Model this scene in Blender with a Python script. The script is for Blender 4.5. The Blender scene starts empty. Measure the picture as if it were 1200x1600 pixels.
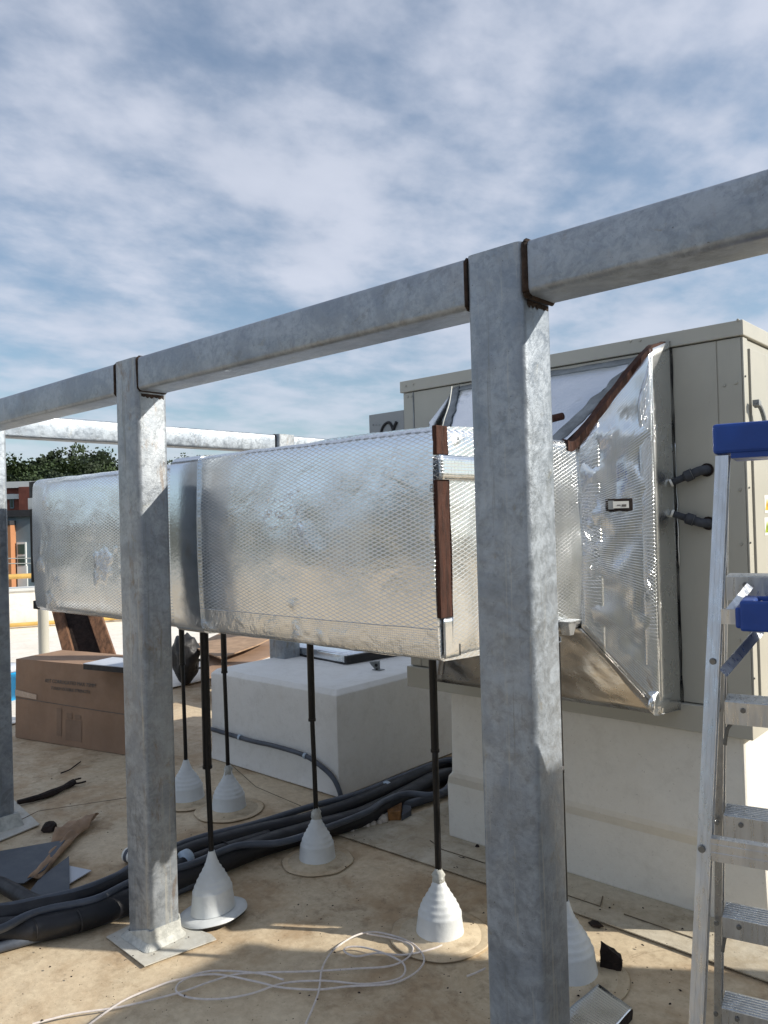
import bpy, bmesh, math, random
from mathutils import Vector, Matrix, noise
R=math.radians
random.seed(7)
sc=bpy.context.scene
COL=sc.collection
# ------------------------------------------------------------------ camera
H=1.5; F=1230.0
yaw=R(47.9); pit=math.atan(12/F); roll=0.028
fw=Vector((-math.cos(yaw)*math.cos(pit),math.sin(yaw)*math.cos(pit),math.sin(pit)))
_r=fw.cross(Vector((0,0,1))).normalized(); _u=_r.cross(fw)
UP=_u*math.cos(roll)+_r*math.sin(roll); RT=_r*math.cos(roll)-_u*math.sin(roll)
CAM=Vector((0,0,H))
cd=bpy.data.cameras.new('camera'); cam=bpy.data.objects.new('camera',cd); COL.objects.link(cam)
m=Matrix((RT,UP,-fw)).transposed().to_4x4(); m.translation=CAM; cam.matrix_world=m
cd.sensor_fit='HORIZONTAL'; cd.sensor_width=36; cd.lens=36*F/1200; cd.clip_start=.02; cd.clip_end=3000
sc.camera=cam
sc.render.resolution_x=768; sc.render.resolution_y=1024
def ray(x,y): return fw+RT*((x-600)/F)-UP*((y-800)/F)
def T(x,y,ax,v):                       # where the line of sight through a photo point meets the plane axis=v
    d=ray(x,y); return CAM+d*((v-CAM[ax])/d[ax])
def G(x,y,z=0): return T(x,y,2,z)
# ------------------------------------------------------------------ light
SUN=Vector((.84,.56,.565)).normalized()
sun_el=math.asin(SUN.z); sun_az=math.atan2(SUN.x,SUN.y)
w=bpy.data.worlds.new("World"); sc.world=w; w.use_nodes=True
nt=w.node_tree; N=nt.nodes; L=nt.links; N.clear()
def nn(t,**k):
    n=N.new(t)
    for a,b in k.items():
        setattr(n,a,b)
    return n
out=nn('ShaderNodeOutputWorld'); bg=nn('ShaderNodeBackground'); L.new(bg.outputs[0],out.inputs[0])
sky=nn('ShaderNodeTexSky',sky_type='NISHITA',sun_disc=False,sun_elevation=sun_el,sun_rotation=sun_az,altitude=100,air_density=1.1,dust_density=1.0,ozone_density=1.6)
tc=nn('ShaderNodeTexCoord'); sep=nn('ShaderNodeSeparateXYZ'); L.new(tc.outputs['Generated'],sep.inputs[0])
def mth(op,a,b=None,clamp=False):
    n=nn('ShaderNodeMath',operation=op,use_clamp=clamp)
    for i,v in enumerate((a,b)):
        if v is None: continue
        if isinstance(v,(int,float)): n.inputs[i].default_value=v
        else: L.new(v,n.inputs[i])
    return n.outputs[0]
zc=mth('ADD',mth('MAXIMUM',sep.outputs[2],0.0),.16)
cx=mth('DIVIDE',sep.outputs[0],zc); cy=mth('DIVIDE',sep.outputs[1],zc)
cmb=nn('ShaderNodeCombineXYZ'); L.new(cx,cmb.inputs[0]); L.new(cy,cmb.inputs[1])
mp=nn('ShaderNodeMapping'); L.new(cmb.outputs[0],mp.inputs[0]); mp.inputs['Rotation'].default_value=(0,0,R(35)); mp.inputs['Scale'].default_value=(1.0,.8,1)
def wnoise(scale,det,rough,dist,off):
    n=nn('ShaderNodeTexNoise'); n.inputs['Scale'].default_value=scale; n.inputs['Detail'].default_value=det
    n.inputs['Roughness'].default_value=rough; n.inputs['Distortion'].default_value=dist
    a=nn('ShaderNodeVectorMath',operation='ADD'); a.inputs[1].default_value=off; L.new(mp.outputs[0],a.inputs[0]); L.new(a.outputs[0],n.inputs['Vector'])
    return n.outputs['Fac']
n1=wnoise(1.5,3,.5,0,(3,1,0)); n2=wnoise(4.4,5,.5,0,(0,5,2)); n3=wnoise(13,6,.55,0,(7,0,1))
s=mth('ADD',mth('ADD',mth('MULTIPLY',n1,.44),mth('MULTIPLY',n2,.38)),mth('MULTIPLY',n3,.18))
mr=nn('ShaderNodeMapRange',interpolation_type='SMOOTHSTEP'); L.new(s,mr.inputs[0]); mr.inputs[1].default_value=.36; mr.inputs[2].default_value=.60
fade=nn('ShaderNodeMapRange'); L.new(sep.outputs[2],fade.inputs[0]); fade.inputs[1].default_value=.03; fade.inputs[2].default_value=.30; fade.inputs[3].default_value=.7; fade.inputs[4].default_value=1
cf=mth('MULTIPLY',mr.outputs[0],fade.outputs[0],True); cf=mth('ADD',mth('MULTIPLY',cf,.66),.20)
cloudcol=nn('ShaderNodeMix',data_type='RGBA'); L.new(n2,cloudcol.inputs[0]); cloudcol.inputs[6].default_value=(4.7,5.2,6.3,1); cloudcol.inputs[7].default_value=(7.0,7.3,8.3,1)
blue=nn('ShaderNodeMix',data_type='RGBA',blend_type='MULTIPLY'); blue.inputs[0].default_value=1
L.new(sky.outputs[0],blue.inputs[6]); blue.inputs[7].default_value=(.95,1.1,1.15,1)
mx=nn('ShaderNodeMix',data_type='RGBA'); L.new(cf,mx.inputs[0]); L.new(blue.outputs[2],mx.inputs[6]); L.new(cloudcol.outputs[2],mx.inputs[7])
L.new(mx.outputs[2],bg.inputs[0]); bg.inputs[1].default_value=.082
sd=bpy.data.lights.new('sun','SUN'); sd.energy=4.4; sd.angle=R(.55); sd.color=(1,.93,.82)
so=bpy.data.objects.new('sun',sd); COL.objects.link(so); so.rotation_euler=SUN.to_track_quat('Z','Y').to_euler(); so.location=(5,5,8)
sc.view_settings.view_transform='Standard'; sc.view_settings.look='None'; sc.view_settings.exposure=.45; sc.view_settings.gamma=1
# ------------------------------------------------------------------ materials
class MT:
    def __init__(s,name,rough=.5,metal=0,base=(.5,.5,.5)):
        s.m=bpy.data.materials.new(name); s.m.use_nodes=True; s.t=s.m.node_tree; s.b=s.t.nodes['Principled BSDF']
        s.b.inputs['Roughness'].default_value=rough; s.b.inputs['Metallic'].default_value=metal; s.b.inputs['Base Color'].default_value=(*base,1)
        s.h=None
    def n(s,t,**k):
        n=s.t.nodes.new(t)
        for a,b in k.items(): setattr(n,a,b)
        return n
    def l(s,a,b): s.t.links.new(a,b)
    def co(s,kind='Object',scale=(1,1,1),rot=(0,0,0)):
        c=s.n('ShaderNodeTexCoord'); m_=s.n('ShaderNodeMapping'); m_.inputs['Scale'].default_value=scale; m_.inputs['Rotation'].default_value=rot
        s.l(c.outputs[kind],m_.inputs[0]); return m_.outputs[0]
    def noise(s,scale,det=6,rough=.6,dist=0,vec=None):
        n=s.n('ShaderNodeTexNoise'); n.inputs['Scale'].default_value=scale; n.inputs['Detail'].default_value=det; n.inputs['Roughness'].default_value=rough; n.inputs['Distortion'].default_value=dist
        s.l(vec if vec is not None else s.co(),n.inputs['Vector']); return n.outputs['Fac']
    def rng(s,v,a,b,c=0,d=1,smooth=True):
        n=s.n('ShaderNodeMapRange'); 
        if smooth: n.interpolation_type='SMOOTHSTEP'
        s.l(v,n.inputs[0])
        for i,x in zip((1,2,3,4),(a,b,c,d)): n.inputs[i].default_value=x
        return n.outputs[0]
    def mix(s,f,a,b,mode='MIX'):
        n=s.n('ShaderNodeMix',data_type='RGBA',blend_type=mode)
        for i,v in ((0,f),(6,a),(7,b)):
            if isinstance(v,(int,float)): n.inputs[i].default_value=v
            elif isinstance(v,tuple): n.inputs[i].default_value=(*v,1)
            else: s.l(v,n.inputs[i])
        return n.outputs[2]
    def math(s,op,a,b=None,c=None):
        n=s.n('ShaderNodeMath',operation=op)
        for i,v in enumerate((a,b,c)):
            if v is None: continue
            if isinstance(v,(int,float)): n.inputs[i].default_value=v
            else: s.l(v,n.inputs[i])
        return n.outputs[0]
    def col(s,v): s.l(v,s.b.inputs['Base Color']); return s
    def rgh(s,v): s.l(v,s.b.inputs['Roughness']); return s
    def bump(s,v,dist=.01,st=1.0):
        n=s.n('ShaderNodeBump'); n.inputs['Distance'].default_value=dist; n.inputs['Strength'].default_value=st
        s.l(v,n.inputs['Height'])
        if s.h is not None: s.l(s.h,n.inputs['Normal'])
        s.h=n.outputs[0]; s.l(s.h,s.b.inputs['Normal']); return s
def simple(name,base,rough=.5,metal=0,var=.25,scale=8,bump=0,bscale=60,vec=(1,1,1)):
    a=MT(name,rough,metal,base)
    v=a.co(scale=vec)
    f=a.noise(scale,6,.6,vec=v)
    a.col(a.mix(a.rng(f,.3,.7),tuple(c*(1-var) for c in base),tuple(min(1,c*(1+var*.6)) for c in base)))
    a.rgh(a.rng(a.noise(scale*2.3,4,.6,vec=v),.3,.7,max(.05,rough-.1),min(1,rough+.12)))
    if bump: a.bump(a.noise(bscale,5,.65,vec=v),bump)
    return a.m
M={}
# galvanised steel
def galv(name,tint=(.36,.385,.41),rust=.0,streak=.5):
    a=MT(name,.5,.5)
    big=a.noise(4.5,6,.6,.8); sp=a.noise(24,8,.78,.5); st=a.noise(38,6,.72,.2,vec=a.co(scale=(1,1,.035))); blot=a.noise(7,7,.7,.5)
    smear=a.noise(10,7,.72,.1,vec=a.co(scale=(.7,.7,1.8),rot=(.5,.3,0)))
    vo=a.n('ShaderNodeTexVoronoi'); vo.inputs['Scale'].default_value=85; a.l(a.co(),vo.inputs['Vector'])
    c=a.mix(a.rng(sp,.36,.64),tuple(x*.80 for x in tint),tuple(min(1,x*1.26) for x in tint))
    c=a.mix(a.math('MULTIPLY',a.rng(vo.outputs['Color'],.2,.9),.28),c,tuple(min(1,x*1.5) for x in tint))
    c=a.mix(a.rng(big,.44,.62,0,.5),c,(tint[0]*.62,tint[1]*.66,tint[2]*.72))
    c=a.mix(a.rng(smear,.56,.72,0,.42),c,(.40,.44,.50))
    c=a.mix(a.rng(st,.56,.68,0,streak),c,(.50,.49,.43))
    c=a.mix(a.rng(st,.30,.42,streak,0),c,(.17,.165,.135))
    c=a.mix(a.rng(blot,.60,.64,0,.35),c,(.16,.17,.17))
    c=a.mix(a.rng(a.noise(110,3,.6),.70,.76,0,.7),c,(.07,.065,.055))
    c=a.mix(a.rng(a.noise(17,7,.75,.5),.60,.68,0,.35),c,(.26,.22,.12))
    if rust: c=a.mix(a.rng(a.noise(14,8,.75,.5,vec=a.co(scale=(1,1,.4))),.54,.66,0,rust),c,(.19,.12,.06))
    a.col(c); a.rgh(a.rng(sp,.3,.7,.30,.60)); a.bump(a.noise(70,5,.7),.0009); a.bump(big,.004); return a.m
M['galv']=galv('galvanised_steel',(.285,.32,.36)); M['galv_b']=galv('galvanised_steel_stained',(.305,.33,.355),.5)
M['galv_beam']=galv('galvanised_steel_beam',(.295,.33,.37),.12,0)
M['weld']=simple('rusty_weld',(.035,.020,.013),.9,0,.5,40,.004,90)
# foil facing with reinforcing thread
def foil(name,du=.033,dv=.0123,tape=None,mode='diamond',base=(.80,.835,.87),rough=.19,wr=1.0,line=.55):
    a=MT(name,rough,1.0,base)
    uv=a.co('UV'); s_=a.n('ShaderNodeSeparateXYZ'); a.l(uv,s_.inputs[0]); u,v=s_.outputs[0],s_.outputs[1]
    wob=a.math('MULTIPLY',a.noise(3,3,.5,vec=uv),.010); v=a.math('ADD',v,wob)
    def ln(e,wd): 
        f=a.math('ABSOLUTE',a.math('SUBTRACT',a.math('FRACT',e),.5)); return a.rng(f,0,wd,1,0)
    U=a.math('DIVIDE',u,du); V=a.math('DIVIDE',v,dv)
    if mode=='diamond':
        l1=ln(a.math('ADD',V,U),.10); l2=ln(a.math('SUBTRACT',V,U),.10); lines=a.math('MAXIMUM',l1,l2)
        if tape:
            inn=a.math('MULTIPLY',a.rng(v,tape,tape+.002),a.rng(v,tape+.10,tape+.102,1,0)); 
            fine=a.math('MAXIMUM',ln(a.math('MULTIPLY',V,1.9),.12),ln(a.math('MULTIPLY',U,4.0),.12))
            lines=a.math('ADD',a.math('MULTIPLY',lines,a.math('SUBTRACT',1.0,inn)),a.math('MULTIPLY',a.math('MULTIPLY',fine,inn),.6))
            a.bump(inn,.0012); a.bump(a.math('MULTIPLY',inn,a.noise(16,4,.6,.5,vec=uv)),.006)
    elif mode=='rib':
        l1=ln(a.math('MULTIPLY',V,1.3),.16); l2=ln(a.math('MULTIPLY',U,2.2),.07); lines=a.math('MAXIMUM',l1,a.math('MULTIPLY',l2,.4))
    else: lines=None
    mask=a.rng(a.noise(3.4,3,.55,vec=uv),.60,.72)
    cr=a.math('MULTIPLY',a.noise(34,5,.7,1.2,vec=uv),mask)
    spot=a.math('MULTIPLY',a.rng(a.noise(22,4,.6,1.5,vec=uv),.56,.62),a.rng(a.noise(2.9,2,.5,vec=a.co('UV',rot=(0,0,1))),.62,.70))
    a.bump(a.noise(2.2,2,.4,vec=uv),.016*wr); a.bump(a.noise(9,4,.5,.6,vec=uv),.0022*wr); a.bump(cr,.010*wr); a.bump(spot,.003*wr)
    a.bump(a.noise(70,4,.7,vec=uv),.0005)
    pat=a.rng(a.noise(1.7,3,.5,.3,vec=uv),.40,.56)
    c=a.mix(a.rng(a.noise(24,6,.7,vec=uv),.55,.75,0,.5),base,(.62,.62,.61))
    if lines is not None:
        lm=a.math('MULTIPLY',lines,a.rng(pat,0,1,.62,1))
        a.bump(lm,.0004)
        a.l(a.rng(lm,0,1,1.0,line),a.b.inputs['Metallic'])
        c=a.mix(a.math('MULTIPLY',lm,.8),c,(.80,.81,.82))
    a.col(c)
    rr=a.math('ADD',a.rng(a.noise(5,5,.6,vec=uv),.3,.7,rough-.05,rough+.07),a.math('MULTIPLY',cr,.15))
    a.rgh(rr); return a.m
M['foil']=foil('foil_diamond_scrim'); M['foil_main']=foil('foil_diamond_scrim_taped',tape=1.205); M['foil_rib']=foil('foil_ribbed_tape',mode='rib',rough=.15,wr=.55)
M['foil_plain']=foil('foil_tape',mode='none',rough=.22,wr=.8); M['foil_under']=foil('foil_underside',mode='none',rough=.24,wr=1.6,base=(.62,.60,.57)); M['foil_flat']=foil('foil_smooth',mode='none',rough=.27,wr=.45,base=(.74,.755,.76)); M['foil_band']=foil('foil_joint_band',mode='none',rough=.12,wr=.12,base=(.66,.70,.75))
M['insul']=simple('brown_insulation_edge',(.060,.022,.013),.95,0,.5,12,.004,50,(6,6,1)) 
M['insul_dark']=simple('dark_insulation',(.02,.012,.010),.95,0,.5,25,.004,60)
M['black']=simple('black_rubber',(.010,.010,.012),.55,0,.4,20,.001,80)
M['hose']=simple('black_pipe_lagging',(.009,.010,.014),.5,0,.5,6,.002,25)
M['conduit']=simple('grey_conduit',(.06,.072,.095),.45,0,.25,10,.0008,60)
M['rod']=simple('black_painted_rod',(.006,.0055,.006),.38,.2,.5,30,.0008,100)
M['pipe_ins']=simple('grey_pipe_insulation',(.045,.05,.062),.75,0,.25,20,.001,90)
def cream(name,base,rough=.42):
    a=MT(name,rough,0,base); f=a.noise(2.2,5,.55); st=a.noise(7,5,.6,vec=a.co(scale=(1.6,1.6,.25)))
    c=a.mix(a.rng(f,.3,.7),tuple(x*.93 for x in base),tuple(min(1,x*1.04) for x in base))
    c=a.mix(a.rng(st,.55,.8,0,.30),c,tuple(x*.72 for x in base))
    c=a.mix(a.rng(a.noise(60,3,.6),.70,.78,0,.35),c,(.25,.22,.17))
    a.col(c); a.rgh(a.rng(f,.3,.7,rough-.06,rough+.08)); a.bump(a.noise(3,3,.5),.004); a.bump(a.noise(160,3,.6),.0003); return a.m
M['cream']=cream('cream_painted_steel',(.425,.415,.36)); M['cream2']=cream('cream_painted_trim',(.44,.43,.375))
M['grey_hood']=cream('grey_painted_steel',(.30,.315,.32))
M['sealant']=simple('grey_sealant',(.25,.27,.28),.6,.3,.3,14,.003,40)
M['metal_sheet']=foil('sheet_metal_top',mode='none',rough=.16,wr=.35,base=(.72,.76,.80))
def membrane(name,base,dirt,amount,bumpd=.006):
    a=MT(name,.75,0,base); f=a.noise(2.6,10,.72,.4); g=a.noise(13,9,.75,.3); h=a.noise(34,7,.7,.2)
    c=a.mix(a.rng(f,.40,.60,0,amount),base,dirt)
    c=a.mix(a.rng(g,.48,.66,0,amount*.75),c,tuple(x*.60 for x in dirt))
    c=a.mix(a.rng(a.noise(1.2,7,.7),.46,.60,0,amount*.7),c,tuple(min(1,x*1.22+.03) for x in base))
    c=a.mix(a.rng(h,.36,.66,.30*amount,0),c,tuple(x*.7 for x in dirt))
    c=a.mix(a.rng(a.noise(5,9,.8,.8),.60,.68,0,.55*amount),c,(dirt[0]*.42,dirt[1]*.36,dirt[2]*.32))
    c=a.mix(a.rng(a.noise(85,5,.7),.63,.69,0,.7*min(1,amount+.15)),c,(.09,.06,.035))
    a.col(c); a.rgh(a.rng(f,.3,.7,.55,.85)); a.bump(a.noise(3,5,.55),bumpd); a.bump(h,.0012); a.bump(a.noise(120,4,.7),.0006); return a.m
M['roof']=membrane('weathered_tan_roof',(.57,.475,.33),(.42,.30,.18),.9)
M['patch']=membrane('white_membrane_patch',(.55,.55,.51),(.42,.37,.28),.6)
M['skirt']=membrane('light_membrane_skirt',(.52,.475,.38),(.38,.31,.21),.8)
M['white']=membrane('white_roof_coating',(.76,.755,.73),(.66,.63,.56),.22,.010)
M['curbw']=membrane('white_membrane_curb',(.77,.755,.70),(.68,.64,.56),.22,.006)
M['cone']=simple('white_rubber_boot',(.64,.67,.68),.5,0,.10,9,.0012,60)
M['mastic']=simple('grey_white_mastic',(.48,.49,.46),.7,0,.25,30,.006,40)
M['parapet']=membrane('cream_parapet_coating',(.84,.81,.75),(.6,.54,.44),.3)
M['farroof']=membrane('bright_far_roof',(.80,.76,.69),(.66,.60,.50),.4)
M['dirtline']=simple('dirty_seam_line',(.16,.13,.09),.9,0,.4,30)
M['card']=simple('brown_cardboard',(.29,.185,.12),.85,0,.12,5,.001,30)
M['card_in']=simple('tan_kraft_paper',(.33,.22,.14),.85,0,.25,9,.003,12)
M['clear_tape']=simple('clear_packing_tape',(.42,.31,.23),.3,0,.1,8)
M['faint']=simple('faint_print_ink',(.235,.155,.105),.85,0,.12,5)
M['ink']=simple('faded_ink',(.13,.12,.11),.8,0,.3,30)
M['greysheet']=simple('grey_facing_sheet',(.08,.095,.115),.6,0,.12,5)
M['whitesheet']=simple('white_sheet',(.48,.52,.58),.5,0,.06,5)
M['wood']=simple('dark_weathered_wood',(.15,.075,.04),.8,0,.5,5,.003,20,(8,8,.7))
M['osb']=simple('orange_wood_offcut',(.25,.12,.04),.8,0,.4,30,.002,60)
M['rope']=simple('white_cord',(.66,.61,.58),.8,0,.12,60,.0006,300)
M['alu']=simple('ladder_aluminium',(.62,.64,.66),.34,.9,.12,14,.0006,60,(4,4,.5))
M['alu_side']=M['alu']
M['blue']=simple('blue_ladder_plastic',(.006,.055,.30),.42,0,.18,10,.0004,120)
M['cyan']=simple('bright_blue_plastic',(.01,.30,.62),.4,0,.1,10)
M['sticker']=simple('white_sticker',(.75,.75,.70),.5,0,.03,5)
M['yellow']=simple('warning_yellow',(.75,.45,.02),.5,0,.05,5)
M['green']=simple('warning_green',(.35,.45,.02),.5,0,.05,5)
M['yellowpipe']=simple('yellow_gas_pipe',(.72,.46,.13),.5,0,.12,4)
M['tie']=simple('pale_blue_tape_band',(.42,.52,.62),.4,0,.15,10)
M['foam']=simple('white_spray_foam',(.60,.55,.50),.8,0,.15,30,.006,60)
M['screw']=simple('zinc_screw_head',(.22,.22,.21),.45,.7,.2,30)
M['bolt']=simple('painted_bolt',(.40,.39,.34),.4,0,.1,30)
M['wire']=simple('pale_wire',(.6,.6,.55),.5,0,.1,30)
M['brick']=simple('far_red_brick',(.17,.055,.04),.9,0,.25,1.5)
M['orange']=simple('far_orange_cladding',(.42,.19,.09),.8,0,.05,1)
M['slate']=simple('far_blue_grey_siding',(.15,.20,.235),.8,0,.08,1)
M['fwhite']=simple('far_white_trim',(.6,.62,.62),.7,0,.05,1)
M['fdark']=simple('far_dark_trim',(.03,.03,.035),.7,0,.1,1)
M['glass']=simple('far_window_glass',(.05,.08,.07),.08,.0,.3,1)
M['leaf_a']=simple('dark_leaves',(.022,.042,.013),.75,0,.55,.35)
M['leaf_b']=simple('mid_green_leaves',(.036,.066,.016),.75,0,.5,.35)
M['bark']=simple('bark',(.08,.06,.045),.9,0,.3,2)
M['hillside']=simple('far_hillside',(.060,.062,.055),.95,0,.4,.02)
M['halo']=membrane('dirty_membrane_ring',(.57,.485,.35),(.42,.32,.20),.85)
M['ground']=simple('far_ground_cover',(.10,.11,.07),.95,0,.5,.02)
# ------------------------------------------------------------------ builders
def V(*a): return Vector(a)
def wl(o):
    v=Vector((0,0,0))
    while o: v=v+o.location; o=o.parent
    return v
def thing(name,label,cat,loc=(0,0,0),group=None):
    o=bpy.data.objects.new(name,None); COL.objects.link(o); o.location=loc; o.empty_display_size=.1
    o['label']=label; o['category']=cat
    if group: o['group']=group
    return o
def obj(name,bm,mat,parent=None,loc=None,smooth=False,bev=0,label=None):
    """bm is in world coordinates"""
    if parent is not None: off=wl(parent); pos=Vector((0,0,0))
    else: off=Vector(loc) if loc is not None else Vector((0,0,0)); pos=off
    bmesh.ops.translate(bm,verts=bm.verts,vec=-off)
    bmesh.ops.recalc_face_normals(bm,faces=bm.faces)
    me=bpy.data.meshes.new(name); bm.to_mesh(me); bm.free()
    if smooth:
        for p in me.polygons: p.use_smooth=True
    if isinstance(mat,str): mat=M[mat]
    me.materials.append(mat)
    o=bpy.data.objects.new(name,me); COL.objects.link(o); o.location=pos
    if parent is not None: o.parent=parent
    if bev:
        b=o.modifiers.new('bevel','BEVEL'); b.width=bev; b.segments=2; b.limit_method='ANGLE'; b.angle_limit=R(40)
    if label: o['label']=label
    return o
def tag(o,label,cat,group=None):
    o['label']=label; o['category']=cat
    if group: o['group']=group
    return o
def struct(o,kind='structure'):
    o['kind']=kind; return o
def box(bm,x0,x1,y0,y1,z0,z1):
    vs=[bm.verts.new((x,y,z)) for z in (z0,z1) for y in (y0,y1) for x in (x0,x1)]
    for f in ((0,1,3,2),(4,6,7,5),(0,4,5,1),(2,3,7,6),(0,2,6,4),(1,5,7,3)): bm.faces.new([vs[i] for i in f])
    return vs
def B(*b):
    bm=bmesh.new()
    for x in b: box(bm,*x)
    return bm
def hexa(bm,pts):
    """8 points: bottom ring 4, top ring 4"""
    vs=[bm.verts.new(p) for p in pts]
    for f in ((0,1,2,3),(7,6,5,4),(0,4,5,1),(1,5,6,2),(2,6,7,3),(3,7,4,0)): bm.faces.new([vs[i] for i in f])
def ext(bm,prof,p0,p1,xd,yd):
    """extrude a 2-D profile (list of (a,b)) from p0 to p1"""
    r0=[bm.verts.new(p0+xd*a+yd*b) for a,b in prof]; r1=[bm.verts.new(p1+xd*a+yd*b) for a,b in prof]
    n=len(prof)
    for i in range(n): bm.faces.new((r0[i],r0[(i+1)%n],r1[(i+1)%n],r1[i]))
    bm.faces.new(r0[::-1]); bm.faces.new(r1)
def rrect(x0,x1,y0,y1,r,seg=4):
    pts=[]
    for cx_,cy_,a0 in ((x1-r,y1-r,0),(x0+r,y1-r,90),(x0+r,y0+r,180),(x1-r,y0+r,270)):
        for k in range(seg+1):
            a=R(a0+90*k/seg); pts.append((cx_+r*math.cos(a),cy_+r*math.sin(a)))
    return pts
def smoothpath(pts,sub=6):
    pts=[Vector(p) for p in pts]; o=[]
    for i in range(len(pts)-1):
        p0=pts[max(0,i-1)];p1=pts[i];p2=pts[i+1];p3=pts[min(len(pts)-1,i+2)]
        for k in range(sub):
            t=k/sub
            o.append(.5*((2*p1)+(-p0+p2)*t+(2*p0-5*p1+4*p2-p3)*t*t+(-p0+3*p1-3*p2+p3)*t**3))
    o.append(pts[-1]); return o
def tube(bm,pts,r,seg=10,sub=6,cap=True,wob=0):
    P=smoothpath(pts,sub) if sub>1 else [Vector(p) for p in pts]
    rings=[]; prev=None
    for i,p in enumerate(P):
        t=(P[min(i+1,len(P)-1)]-P[max(i-1,0)]).normalized()
        if prev is None:
            a=t.orthogonal().normalized()
        else:
            a=(prev-t*prev.dot(t)); a=a.normalized() if a.length>1e-6 else t.orthogonal().normalized()
        prev=a; b=t.cross(a)
        rr=r[min(i*len(r)//len(P),len(r)-1)] if isinstance(r,(list,tuple)) else r
        if wob: rr*=1+wob*noise.noise(p*9)
        rings.append([bm.verts.new(p+(a*math.cos(2*math.pi*k/seg)+b*math.sin(2*math.pi*k/seg))*rr) for k in range(seg)])
    for i in range(len(rings)-1):
        for k in range(seg): bm.faces.new((rings[i][k],rings[i][(k+1)%seg],rings[i+1][(k+1)%seg],rings[i+1][k]))
    if cap: bm.faces.new(rings[0][::-1]); bm.faces.new(rings[-1])
def cyl(bm,p0,p1,r0,r1=None,seg=16):
    r1=r0 if r1 is None else r1
    t=(Vector(p1)-Vector(p0)).normalized(); a=t.orthogonal().normalized(); b=t.cross(a)
    A=[bm.verts.new(Vector(p0)+(a*math.cos(2*math.pi*k/seg)+b*math.sin(2*math.pi*k/seg))*r0) for k in range(seg)]
    Bv=[bm.verts.new(Vector(p1)+(a*math.cos(2*math.pi*k/seg)+b*math.sin(2*math.pi*k/seg))*r1) for k in range(seg)]
    for k in range(seg): bm.faces.new((A[k],A[(k+1)%seg],Bv[(k+1)%seg],Bv[k]))
    bm.faces.new(A[::-1]); bm.faces.new(Bv)
def lathe(bm,c,prof,seg=32,wob=0,tilt=(0,0)):
    rings=[]
    for r,z in prof:
        ring=[]
        for k in range(seg):
            a=2*math.pi*k/seg; rr=r*(1+wob*noise.noise(Vector((math.cos(a)*2,math.sin(a)*2,z*30+c[0]*5))))
            x=rr*math.cos(a); y=rr*math.sin(a)
            ring.append(bm.verts.new((c[0]+x,c[1]+y,c[2]+z+tilt[0]*x+tilt[1]*y)))
        rings.append(ring)
    for i in range(len(rings)-1):
        for k in range(seg): bm.faces.new((rings[i][k],rings[i][(k+1)%seg],rings[i+1][(k+1)%seg],rings[i+1][k]))
    bm.faces.new(rings[0][::-1]); bm.faces.new(rings[-1])
def sheet(pts,th=.004,z=0.0,sub=0):
    """thin slab whose outline is a list of (x,y)"""
    bm=bmesh.new(); lo=[bm.verts.new((p[0],p[1],z)) for p in pts]; hi=[bm.verts.new((p[0],p[1],z+th)) for p in pts]; n=len(pts)
    for i in range(n): bm.faces.new((lo[i],lo[(i+1)%n],hi[(i+1)%n],hi[i]))
    bm.faces.new(hi); bm.faces.new(lo[::-1]); return bm
def textmesh(s,size,origin,xd,yd,parent,mat,name='lettering',extr=.0006):
    cu=bpy.data.curves.new('t','FONT'); cu.body=s; cu.size=size; cu.extrude=extr
    t=bpy.data.objects.new('t',cu); COL.objects.link(t)
    bpy.context.view_layer.update(); dg=bpy.context.evaluated_depsgraph_get()
    me=bpy.data.meshes.new_from_object(t.evaluated_get(dg)); bpy.data.objects.remove(t)
    zd=xd.cross(yd); off=wl(parent)
    for v in me.vertices: v.co=Vector(origin)+xd*v.co.x+yd*v.co.y+zd*v.co.z-off
    me.materials.clear(); me.materials.append(M[mat]); me.name=name
    o=bpy.data.objects.new(name,me); COL.objects.link(o); o.parent=parent; return o
# ------------------------------------------------------------------ ground, roof
bm=bmesh.new(); bmesh.ops.create_grid(bm,x_segments=8,y_segments=8,size=1200); bmesh.ops.translate(bm,verts=bm.verts,vec=(0,0,-8.2))
struct(obj('ground',bm,'ground'))
bm=bmesh.new(); prev=None; first=None
for k in range(145):                       # added hills all round the horizon, raised behind the camera to darken foil reflections
    a=2*math.pi*k/144; dv=V(math.cos(a),math.sin(a),0); back=min(1,max(0,-dv.y)*1.6)*1.15
    hh=2+back*17*(.8+.5*noise.noise(dv*3))+1.2*noise.noise(dv*11)
    row=[bm.verts.new(dv*r_+V(0,0,z_)) for r_,z_ in ((190,-8.3),(200,hh*.6-3),(215,hh),(260,hh*.8),(330,-8.3))]
    if prev:
        for i in range(4): bm.faces.new((prev[i],prev[i+1],row[i+1],row[i]))
    prev=row
struct(obj('hills',bm,'hillside'))
RW=[(-12.75,4.2),(-10.2,9.3),(9,22),(12,-14),(-14,-14),(-15.7,-1.7)]
PL0=V(-15.7,-1.7,0); PLd=V(.447,.894,0)
bm=bmesh.new(); 
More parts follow.
